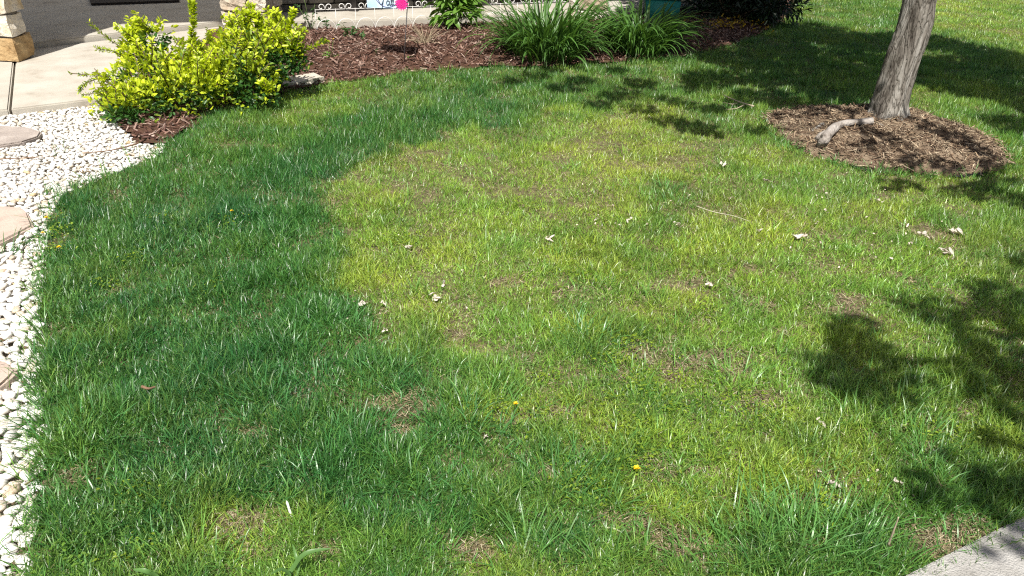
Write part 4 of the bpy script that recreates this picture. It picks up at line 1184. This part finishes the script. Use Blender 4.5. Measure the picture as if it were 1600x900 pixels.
BARE = [(1085,580,36,16,1),(1128,562,30,9,.85),(640,635,36,16,.75),(620,675,30,8,.6),(405,690,24,9,.6),(395,815,40,22,.7),(400,855,40,18,.4),(505,868,28,16,.6),(965,828,36,16,.75),(1045,848,55,20,.65),(1190,480,15,9,.6),(1320,475,24,14,.6),(1040,455,28,8,.6),(910,715,18,10,.8),(860,745,14,8,.7),(1230,628,26,10,.5),(1100,735,34,10,.4),(100,755,26,18,.5),(740,872,34,14,.6),(1470,845,60,22,.95),(650,250,22,6,.45),(560,340,14,6,.5),(1410,440,30,8,.4),(1170,590,26,12,.5),(880,640,34,14,.5),(1000,560,40,14,.45),(1110,860,26,16,.5),(1000,740,24,16,.4),(700,520,16,7,.45),(820,560,24,10,.35),(1330,590,20,8,.4),(1550,500,24,10,.4),(1460,360,18,10,.5),(1490,380,16,8,.5),(1240,790,30,10,.4),(30,870,30,20,.3),(690,590,30,10,.3),(800,440,26,7,.3),(1270,850,16,8,.4),(1520,650,22,9,.4)]
BARE = [(a, b, c * 1.2, d * 1.2, min(1, e * 1.15)) for a, b, c, d, e in BARE]
_rb = random.Random(12)
for k in range(48):
    BARE.append((_rb.uniform(780, 1480), _rb.uniform(420, 890), _rb.uniform(7, 20), _rb.uniform(4, 9), _rb.uniform(.3, .65)))
for k in range(25):
    BARE.append((_rb.uniform(560, 1500), _rb.uniform(230, 460), _rb.uniform(6, 14), _rb.uniform(3, 6), _rb.uniform(.3, .6)))
def fields(x, y):
    px, py = to_px(x, y, np.zeros_like(x))
    px = np.clip(px, -150, 1750) + 34 * (fbm(x * 2.3 + 5, y * 2.3, 3) - .5) * 2 + 26 * (fbm(x * 9 + 5, y * 9, 2) - .5) * 2; py = np.clip(py, -40, 980) + 18 * (fbm(x * 2.3 + 77, y * 2.3 + 31, 3) - .5) * 2 + 14 * (fbm(x * 9 + 77, y * 9 + 31, 2) - .5) * 2
    num = np.zeros_like(px); den = np.zeros_like(px)
    for a, b, v in YA:
        w = 1.0 / (((px - a) ** 2 + ((py - b) * 1.4) ** 2) + 300.) ** 2.6
        num += w * v; den += w
    yel = num / den
    bare = np.zeros_like(px)
    for a, b, rx_, ry_, s in BARE:
        q = ((px - a) / rx_) ** 2 + ((py - b) / ry_) ** 2
        bare = np.maximum(bare, s * np.clip(1.15 - q * .6, 0, 1))
    bare = bare * np.clip(.35 + 1.3 * fbm(x * 14 + 2, y * 14 + 9, 2), 0, 1)
    return yel, bare, px, py
def blades(x, y, z, az, tilt, bend, L, W, rows):
    """rows: t values; returns verts (n,2*len-1,3) and tris"""
    n = len(x); k = len(rows)
    ca, sa = np.cos(az), np.sin(az)
    face = az + rng.normal(0, .7, n)
    wx, wy = -np.sin(face), np.cos(face)
    V = np.empty((n, 2 * k - 1, 3), np.float32)
    for i, t in enumerate(rows):
        # angle from vertical grows along the blade; integrate roughly
        th = tilt + bend * t * .5
        hx_ = np.sin(th) * L * t; hz_ = np.cos(th) * L * t
        cx = x + ca * hx_; cy = y + sa * hx_; cz = z + hz_
        if i == k - 1: V[:, 2 * i] = np.stack([cx, cy, cz], -1)
        else:
            w = W * .5 * (1 - .55 * t ** 1.5)
            V[:, 2 * i] = np.stack([cx + wx * w, cy + wy * w, cz], -1)
            V[:, 2 * i + 1] = np.stack([cx - wx * w, cy - wy * w, cz], -1)
    f = []
    for i in range(k - 2): a = 2 * i; f += [(a, a + 1, a + 3), (a, a + 3, a + 2)]
    a = 2 * (k - 2); f.append((a, a + 1, a + 2))
    f = np.array(f)
    T = (f[None] + (np.arange(n) * (2 * k - 1))[:, None, None]).reshape(-1, 3)
    return V.reshape(-1, 3), T, 2 * k - 1
# candidate roots
def roots(rho0):
    X, Y = [], []
    for y0 in np.arange(.5, 15.0, .25):
        d = math.sqrt((y0 + .12) ** 2 + 1.6 ** 2)
        dens = rho0 * (2.2 / d) ** 1.3
        hw = .72 * d + .6
        n = int(dens * .25 * 2 * hw)
        x = rng.uniform(-hw, hw, n); X.append(x); Y.append(rng.uniform(y0, y0 + .25, n))
    return np.concatenate(X), np.concatenate(Y)
def in_lawn(x, y, pad=0):
    ok = inside(x, y, LAWN) & ~inside(x, y, sidewalk_poly)
    ok &= ~inside(x, y, [tcen.lerp(p, .94) for p in outl])
    return ok
gx, gy = roots(57500 * FAST_GRASS)
edge_j = .04
ok = in_lawn(gx + rng.normal(0, edge_j, len(gx)), gy + rng.normal(0, edge_j, len(gx)))
gx, gy = gx[ok], gy[ok]
PX, PY = to_px(gx, gy, gx * 0)
vis = (PX > -90) & (PX < 1690) & (PY < 965) & (PY > -60)
vis |= rng.random(len(gx)) < .12
gx, gy, = gx[vis], gy[vis]
yel, bare, PX, PY = fields(gx, gy)
clump = np.clip(.5 + (fbm(gx * 6 + 3, gy * 6 + 8, 3) - .5) * 1.7, 0, 1)
fine = fbm(gx * 22 + 3, gy * 22 + 8, 2)
keep = rng.random(len(gx)) < np.clip((1 - bare * .93) * (1 - .04 * yel + (fine - .5) * .9 * (.25 + yel * .6)), .03, 1)
gx, gy, yel, bare, clump, fine, PX, PY = [q[keep] for q in (gx, gy, yel, bare, clump, fine, PX, PY)]
n = len(gx)
print('blades', n)
dist = np.sqrt(gx ** 2 + gy ** 2 + CAM_H ** 2)
L = (.058 - .027 * yel) * (.45 + 1.1 * clump) * rng.uniform(.45, 1.45, n) * (1 - .4 * bare)
W = .0022 * (dist / 2.2) ** .65 * rng.uniform(.5, 1.7, n) * (1.12 - .2 * yel) * (1.0 - .1 * yel)
lean_az = 6.283 * 2 * fbm(gx * 1.7 + 11, gy * 1.7 + 23, 2)
az = lean_az + rng.normal(0, 2.1, n)
tilt = np.abs(rng.normal(.28, .28, n)) + .15 * yel
bend = rng.uniform(.1, 1.5, n)
lush = np.array((.030, .134, .044)); lush2 = np.array((.060, .192, .038)); yl = np.array((.345, .435, .055)); yl2 = np.array((.220, .385, .055))
mixl = np.clip(fbm(gx * 1.1 + 60, gy * 1.1 + 7, 2) * 1.6 - .3 + rng.normal(0, .25, n), 0, 1)[:, None]
patch = fbm(gx * 6 + 31, gy * 6 + 54, 3) - .5
tone = np.clip(yel + rng.normal(0, .12, n) + patch * (.35 + .6 * yel), 0, 1)[:, None]
my = np.clip(fbm(gx * 3 + 90, gy * 3 + 17, 2) * 2 - .5 + rng.normal(0, .3, n), 0, 1)[:, None]
col = (lush * (1 - mixl) + lush2 * mixl) * (1 - tone) + (yl * (1 - my) + yl2 * my) * tone
col *= np.exp(np.clip(rng.normal(-.05, .33, (n, 1)), -.8, .42))
dead = rng.random(n) < (.012 + .05 * yel + .5 * bare)
col[dead] = np.array((.36, .29, .15)) * rng.uniform(.6, 1.15, (dead.sum(), 1))
tilt[dead] += .7
z = hgt(gx, gy) - .004
near = dist < 2.6
VS, TS, CS = [], [], []; off = 0
def put(V, T, per, c):
    global off
    VS.append(V); TS.append(T + off); CS.append(np.repeat(c, per, 0)); off += len(V)
farb = dist > 4.3
W[farb] *= 1.15
for sel, rows in ((near, (0, .4, .75, 1)), (~near & ~farb, (0, .55, 1)), (farb, (0, 1))):
    V, T, per = blades(gx[sel], gy[sel], z[sel], az[sel], tilt[sel], bend[sel], L[sel], W[sel], rows); put(V, T, per, col[sel])
# coarse tufts
TUFT = [(920,540,.16,60,.2),(905,520,.12,50,.2),(1290,850,.20,110,.25),(1210,850,.20,100,.25),(1350,870,.18,80,.3),(1180,880,.18,80,.3),(1250,880,.2,100,.3),(700,650,.16,60,.15),(760,630,.15,50,.35),(740,680,.15,60,.1),(1200,560,.10,40,.4),(1150,600,.14,50,.45),(980,600,.12,40,.4),(1000,640,.12,40,.4),(530,520,.16,60,.1),(460,560,.16,60,.05),(600,600,.16,60,.1),(1060,320,.12,50,.3),(1040,300,.12,50,.3),(560,690,.16,60,.1),(420,640,.16,60,.05),(160,680,.16,60,.1),(120,700,.16,70,.1),(1110,890,.16,60,.4),(830,880,.16,60,.3),(240,790,.16,60,.15),(500,760,.16,50,.1),(870,760,.16,60,.15),(950,800,.12,40,.3),(1560,640,.14,50,.4),(1440,700,.16,60,.35),(1400,640,.14,50,.4),(1340,660,.14,50,.4),(290,880,.16,50,.55),(150,800,.16,50,.2),(640,760,.16,60,.1),(1440,276,.12,45,.25),(1465,272,.1,40,.3),(1425,270,.09,30,.3),(1355,268,.08,24,.3),(1300,262,.1,30,.3),(1230,235,.1,30,.3),(1250,200,.06,20,.3)]
for k in range(420):
    TUFT.append((random.uniform(80, 1580), random.uniform(230, 890), random.uniform(.07, .12), random.randint(8, 24), -1))
for k in range(0, NR_, 1):
    q = _rc + (outl[k] - _rc) * random.uniform(1.0, 1.08); u, v = to_px(np.array(q.x), np.array(q.y), 0.0)
    if random.random() < .75: TUFT.append((float(u), float(v), random.uniform(.06, .14), random.randint(8, 22), .3))
for (a, b, ln, cnt, yv) in TUFT:
    c = gp(a, b)
    if not bool(in_lawn(np.array([c.x]), np.array([c.y]))[0]): continue
    rad_ = .03 + .0013 * cnt
    r_ = rad_ * np.sqrt(rng.random(cnt)); t_ = rng.uniform(0, 6.283, cnt)
    x = c.x + r_ * np.cos(t_); y = c.y + r_ * np.sin(t_)
    if yv < 0: yv = float(fields(np.array([c.x]), np.array([c.y]))[0][0]) * .7
    cc = (lush2 * 1.1 + np.array((.0, .0, .022))) * (1 - yv) + yl2 * yv
    V, T, per = blades(x, y, hgt(x, y), t_ + rng.normal(0, .5, cnt), np.abs(rng.normal(.35, .25, cnt)), rng.uniform(.2, 1.6, cnt), ln * .72 * rng.uniform(.4, 1.15, cnt), np.full(cnt, .0034) * rng.uniform(.7, 1.3, cnt) * (1 + .08 * c.y), (0, .3, .6, .85, 1))
    put(V, T, per, cc * rng.uniform(.75, 1.35, (cnt, 1)))
# long blades spilling over the pebbles
for k in range(len(peb_line) - 1):
    p0, p1 = peb_line[k], peb_line[k + 1]
    cnt = int((p1 - p0).length * 42)
    if cnt < 1: continue
    t_ = rng.random(cnt); x = p0.x + (p1.x - p0.x) * t_ + rng.normal(.01, .02, cnt); y = p0.y + (p1.y - p0.y) * t_
    V, T, per = blades(x, y, hgt(x, y), math.pi + rng.normal(0, .9, cnt), np.abs(rng.normal(.7, .3, cnt)), rng.uniform(.3, 1.6, cnt), rng.uniform(.05, .16, cnt), np.full(cnt, .0036) * (1 + .08 * y), (0, .3, .6, .85, 1))
    put(V, T, per, (lush2 * .8 + yl2 * .2) * rng.uniform(.6, 1.3, (cnt, 1)))
for (a, b, cnt, az0) in [(70,660,22,3.2),(72,690,26,3.3),(75,640,14,2.8),(64,520,10,2.6),(60,500,8,2.4),(70,605,10,2.9),(24,392,14,1.6),(45,375,8,1.9),(68,306,14,1.6),(88,372,10,2.4),(94,238,6,1.5),(205,236,6,1.8),(14,395,10,1.4)]:
    c = gp(a, b); t_ = rng.random(cnt)
    x = c.x + rng.normal(0, .02, cnt); y = c.y + rng.normal(0, .03, cnt)
    V, T, per = blades(x, y, x * 0 - .01, az0 + rng.normal(0, .45, cnt), np.abs(rng.normal(.85, .2, cnt)), rng.uniform(.4, 1.2, cnt), rng.uniform(.07, .17, cnt), np.full(cnt, .004), (0, .3, .6, .85, 1))
    put(V, T, per, (lush2 * .7) * rng.uniform(.6, 1.3, (cnt, 1)))
V, T, Cc = np.concatenate(VS), np.concatenate(TS), np.concatenate(CS)
print('grass tris', len(T))
o = link('grass', big_mesh('grass', V, T, Cc), M['grass'])
tag(o, 'thick green lawn grass, yellowing and thin in the middle', 'grass', None, 'stuff')
# thatch: dry blades lying flat
tx, ty = roots(18000)
ok = in_lawn(tx, ty); tx, ty = tx[ok], ty[ok]
yel, bare, PX, PY = fields(tx, ty)
keep = (rng.random(len(tx)) < np.clip(.03 + .20 * yel * np.clip(fbm(tx * 5, ty * 5, 2) * 3 - 1, 0, 1.5) + bare * .95, 0, 1)) & (PY > -30)
tx, ty, bare = tx[keep], ty[keep], bare[keep]; n = len(tx)
d_ = np.sqrt(tx ** 2 + ty ** 2 + 2.56)
V, T, per = blades(tx, ty, hgt(tx, ty) + rng.uniform(.001, .014, n), rng.uniform(0, 6.283, n), rng.uniform(1.15, 1.55, n), rng.uniform(-.5, .6, n), rng.uniform(.008, .04, n), .0019 * (d_ / 2.2) ** .6 * rng.uniform(.6, 1.5, n), (0, .5, 1))
tc_ = np.array([(.46, .38, .24), (.38, .31, .19), (.28, .21, .13), (.56, .49, .34)])[rng.integers(0, 4, n)] * rng.uniform(.6, 1.1, (n, 1))
o = link('dead_grass', big_mesh('dead_grass', V, T, np.repeat(tc_, per, 0)), M['dead'])
print('thatch', n)
tag(o, 'dry straw coloured dead grass lying in the bare patches', 'dead grass', None, 'stuff')
# clover and small weeds
WEED = [(960,715,60,.07),(990,735,50,.06),(925,765,90,.07),(970,690,40,.05),(1050,640,70,.08),(1000,610,60,.07),(1140,640,60,.08),(1200,660,60,.08),(985,545,50,.06),(960,570,50,.06),(620,380,60,.09),(650,385,40,.08),(930,190,40,.10),(360,352,20,.08),(335,455,18,.06),(210,410,18,.06),(160,455,20,.07),(260,345,16,.06),(215,775,30,.06),(1100,490,40,.07),(860,660,40,.06),(540,150,50,.14),(480,160,50,.14),(1440,470,40,.08),(1530,690,50,.07),(1470,690,40,.07),(780,650,30,.06),(850,600,30,.06),(1320,330,30,.1),(1170,255,40,.1),(1280,790,40,.06),(130,890,24,.06),(90,880,24,.06),(210,880,20,.06),(85,370,50,.07),(80,395,40,.07),(70,350,40,.07),(950,640,50,.08),(1060,600,40,.06),(1100,700,50,.08),(1010,690,50,.07),(900,440,40,.08),(820,330,50,.12),(720,300,40,.12),(1000,230,40,.12)]
P, CC = [], []
for (a, b, cnt, rad_) in WEED:
    c = gp(a, b)
    cnt = int(cnt * .85); q = rng.normal(0, rad_, (cnt * 3, 2)) * rng.uniform(.3, 1.3, (cnt * 3, 1)); P.append(np.stack([c.x + q[:, 0], c.y + q[:, 1], .026 + .026 * rng.random(cnt * 3)], -1))
    CC.append(np.array((.20, .29, .025) if cnt % 20 else (.13, .24, .03)) * rng.uniform(.65, 1.25, (cnt * 3, 1)))
P = np.concatenate(P); CC = np.concatenate(CC); n = len(P)
ok = in_lawn(P[:, 0], P[:, 1]); P, CC = P[ok], CC[ok]; n = len(P)
dv = rand_dirs(n); dv[:, 2] *= .3
sz = (.006 + .009 * rng.random(n) ** 2.2) * (1 + .06 * P[:, 1])
o = leaf_cloud('clover', P, dv, rng.normal(0, .3, (n, 3)) + (0, 0, 1), sz, sz * rng.uniform(.4, .75, n), CC, M['foliage'])
tag(o, 'low yellow green clover and weeds among the grass', 'weeds', None, 'stuff')

# ------------------------------------------------------------------ small things on the lawn
def crumpled(size, seed, nl):
    rr = random.Random(seed); b = MB()
    for k in range(nl):
        a = rr.uniform(0, 6.283); c = Vector((rr.gauss(0, size * .34), rr.gauss(0, size * .28), rr.uniform(-.006, .008))) if k else Vector((0, 0, 0))
        L_, W_ = size * rr.uniform(.4, .85), size * rr.uniform(.2, .45)
        e = Vector((math.cos(a), math.sin(a), rr.uniform(-.1, .7))).normalized(); s = e.cross(Vector((rr.gauss(0, .4), rr.gauss(0, .4), 1))).normalized(); u = s.cross(e)
        vs = []; fs = []; n = 5; ph = rr.uniform(0, 6)
        for i in range(n + 1):
            t = i / n; w = W_ * .5 * math.sin(math.pi * (.12 + .83 * t)) ** .7
            for j in (-1, -.4, .4, 1):
                vs.append(c + e * (L_ * (t - .5)) + s * (w * j) + u * (W_ * (.14 * j * j + .12 * math.sin(ph + 4 * t + 2 * j))))
        for i in range(n):
            for j in range(3): q = i * 4 + j; fs.append((q, q + 1, q + 5, q + 4))
        b.add(vs, fs)
    return b
PETALS = [
 (1132,258,.040,3,'pale crumpled petals lying above the thin stalk near the tree ring'),
 (1197,284,.045,3,'tan and white dry petal left of the tree ring front'),
 (1141,311,.032,2,'small white petal just above the thin pale stalk'),
 (1060,352,.032,2,'pinkish petal below the left end of the thin stalk'),
 (1187,360,.028,1,'small white petal below the right end of the thin stalk'),
 (1252,370,.048,3,'cluster of white petals right of the thin stalk on sunny grass'),
 (1277,349,.026,1,'single white petal just above the white petal cluster'),
 (1290,327,.026,1,'tiny white petal between the tree ring and the petal cluster'),
 (1292,301,.022,1,'tiny bright petal right below the pale surface root'),
 (859,372,.038,2,'bright white petal alone in the upper middle lawn'),
 (640,387,.032,2,'pinkish white petal in the yellow weeds at the lawn middle'),
 (568,476,.032,3,'pale petals at the edge of the dark green grass'),
 (600,477,.022,1,'small tan petal beside the petals at the dark grass edge'),
 (682,468,.036,3,'white crumpled petals in a column on yellow green grass'),
 (693,445,.024,1,'small white petal above the crumpled column of petals'),
 (604,518,.028,1,'bright white upright petal on the dark grass boundary'),
 (1111,442,.034,2,'bright white flat petal above the bare soil patches'),
 (1373,312,.048,2,'long white petal just in front of the tree ring'),
 (1409,348,.034,2,'white petal ring on grass below the tree ring'),
 (1449,367,.040,2,'pale pink petal standing up below the tree ring'),
 (1424,379,.026,1,'small white petal left of the standing pink petal'),
 (1494,360,.052,4,'pile of pale petals nearest the shaded lawn edge'),
 (1477,391,.046,4,'scattered grey petals below the pile of pale petals'),
 (1281,660,.028,2,'small white petal below the leafy shadow on the lawn'),
 (1301,756,.030,2,'white petal in the green grass above the coarse tufts'),
 (1400,754,.024,1,'grey white petal beside the shadow near the sidewalk'),
 (760,685,.022,1,'tiny white petal in the dark grass of the near middle lawn'),
 (983,344,.026,1,'tiny petal on sunny grass right of the bright white petal'),
 (931,343,.024,2,'faint pair of petals above right of the bright white petal'),
 (1391,404,.030,2,'grey petal on grass under the long white petal'),
]
for k, (a, b, s, nl, lab) in enumerate(PETALS):
    p = gp(a, b, .027); o = crumpled(s * 1.15, 100 + k, nl + 2).build('fallen_petal', M['white_petal'], None, True)
    o.location = (p.x, p.y, p.z + float(hgt(p.x, p.y))); tag(o, lab, 'petal', 'fallen white petals on the lawn')
P = []
for k in range(130):
    a_, b_ = random.choice(PETALS)[:2]
    P.append(gp(a_ + random.gauss(0, 45), b_ + random.gauss(0, 22), random.uniform(.012, .04)))
P = np.array([p[:] for p in P]); ok = in_lawn(P[:, 0], P[:, 1]); P = P[ok]; n = len(P)
sz = rng.uniform(.006, .016, n)
o = leaf_cloud('petal_scraps', P, rand_dirs(n), rng.normal(0, .5, (n, 3)) + (0, -.2, 1), sz, sz * .7, np.array((.66, .57, .47)) * rng.uniform(.6, 1.15, (n, 1)), M['dead'])
tag(o, 'tiny dry petal scraps strewn through the sunny grass', 'petal scraps', None, 'stuff')
def stick(name, pxs, z, r, m, label, twigs=(), cat='twig'):
    P_ = [gp(x, y, zz) for (x, y), zz in zip(pxs, z)]
    b = MB(); PP = [spl(P_, k / 12) for k in range(13)]; b.tube(PP, [r * (1 - .55 * k / 12) for k in range(13)], 7)
    for tw in twigs: b.tube([gp(x, y, z[0]) for x, y in tw], [r * .6, r * .35] if len(tw) == 2 else [r * .6, r * .5, r * .3], 6)
    o = b.build(name, m, None, True); return tag(o, label, cat)
stick('fallen_twig', [(1178,166),(1155,159),(1129,148)], [.05,.06,.07], .007, M['twig'], 'forked bare twig on the shaded grass left of the tree ring', [[(1157,160),(1145,163),(1130,160)],[(1165,163),(1150,170),(1133,171)]])
stick('dry_stalk', [(1088,322),(1115,331),(1145,337),(1172,346)], [.03,.042,.04,.025], .0026, M['stalk'], 'thin pale stalk lying across the sunny grass', cat='stalk')
stick('fallen_twig', [(217,223),(195,230),(165,236),(128,239)], [.03,.026,.024,.02], .0055, M['dark_twig'], 'long brown twig lying across the white pebbles')
stick('fallen_twig', [(-30,250),(10,248),(50,246),(85,245)], [.012,.016,.014,.012], .004, M['dark_twig'], 'thin dark twig in the pebbles near the grey stepping stone')
stick('fallen_twig', [(222,604),(232,607),(243,604)], [.07,.07,.07], .006, M['dark_twig'], 'short brown twig caught in the dark left grass')
stick('grass_stalk', [(1388,851),(1396,830),(1404,808)], [.05,.11,.17], .0035, M['twig'], 'single pale seed stalk rising from the coarse near grass', cat='stalk')
stick('dry_stalk', [(945,824),(960,826),(976,835)], [.025,.03,.02], .0032, M['stalk'], 'short straw stalk on the bare near patch', cat='stalk')
# white marker
p = gp(457, 812)
b = MB(); b.box((-.003, -.001, -.02), (.003, .001, .060)); b.add([(-.003, -.001, .0602), (.003, -.001, .0602), (.003, .001, .0602), (-.003, .001, .0602), (0, 0, .068)], [(0, 1, 4), (1, 2, 4), (2, 3, 4), (3, 0, 4)])
o = b.build('plant_marker', M['stake']); o.location = p; o.rotation_euler = (R(-6), R(-8), R(15)); tag(o, 'thin white plastic marker stuck upright in the near grass', 'marker')
# yellow flowers
def dandelion(px, py, h, label, r=.014):
    p = gp(px, py, .0)
    root = empty('yellow_flower', p, label, 'flower', 'small yellow flowers in the lawn')
    b = MB(); b.tube([(0, 0, -.01), (.004, 0, h)], .0015, 5); b.build('stem', M['stem'], root)
    for k in range(13):
        me = leaf_shape(r, r * .45, k, M['yellow_petal'], .05) if k == 0 else root['_m'] if False else None
        if k == 0: dandelion.me = me
        o = link('petal', dandelion.me, None, root); o.location = (.004, 0, h); o.rotation_euler = (0, -.25 - .35 * (k % 3), k * 2.4)
dandelion(990, 752, .05, 'orange yellow flower beside the clover patch on the near lawn', .012)
dandelion(803, 650, .05, 'lemon yellow flower in the green grass at the lawn middle', .010)
dandelion(76, 358, .06, 'yellow flower at the pebble edge level with the middle stepping stone', .012)
dandelion(70, 379, .05, 'yellow flower over the pebbles just below another edge flower', .010)
dandelion(95, 402, .05, 'yellow flower in the lawn edge grass below the stepping stone', .012)
dandelion(363, 344, .05, 'yellow flower alone in the dark grass below the mulch corner', .010)
# broad leaves poking up at the bottom
p = gp(455, 925)
root = empty('broad_leaf_sprout', p, 'broad green strap leaves sprouting at the bottom of the lawn', 'plant')
def strap(pts_px, w, m, parent):
    P_ = [gp(x, y, zz) for x, y, zz in pts_px]; vs = []; fs = []; n = 14
    for i in range(n + 1):
        t = i / n; c = spl(P_, t); dd = (spl(P_, min(1, t + .02)) - spl(P_, max(0, t - .02))).normalized()
        s = dd.cross(Vector((.1, -.25, 1))).normalized(); u = s.cross(dd); ww = w * .5 * (.55 + .9 * t) * (1 - t ** 3) + .0005
        vs += [c + s * ww + u * ww * .4, c, c - s * ww + u * ww * .4]
    for i in range(n):
        for j in (0, 1): q = i * 3 + j; fs.append((q, q + 1, q + 4, q + 3))
    o = link('leaf', mesh('leaf', [v - Vector(p) for v in vs], fs, True), m, parent)
strap([(440, 915, .02), (458, 888, .06), (478, 865, .10), (518, 857, .10)], 0.014, M['strap_leaf'], root)
strap([(445, 918, .02), (452, 900, .06), (440, 890, .09), (424, 897, .10)], 0.011, M['strap_leaf'], root)
strap([(455, 918, .02), (466, 890, .05), (462, 868, .08), (457, 850, .09)], .008, M['strap_leaf'], root)
p = gp(250, 930)
root = empty('broad_leaf_sprout', p, 'broad green leaf tip at the bottom left of the lawn', 'plant')
strap([(262, 925, .02), (245, 903, .06), (228, 893, .09), (208, 890, .09)], .014, M['strap_leaf'], root)
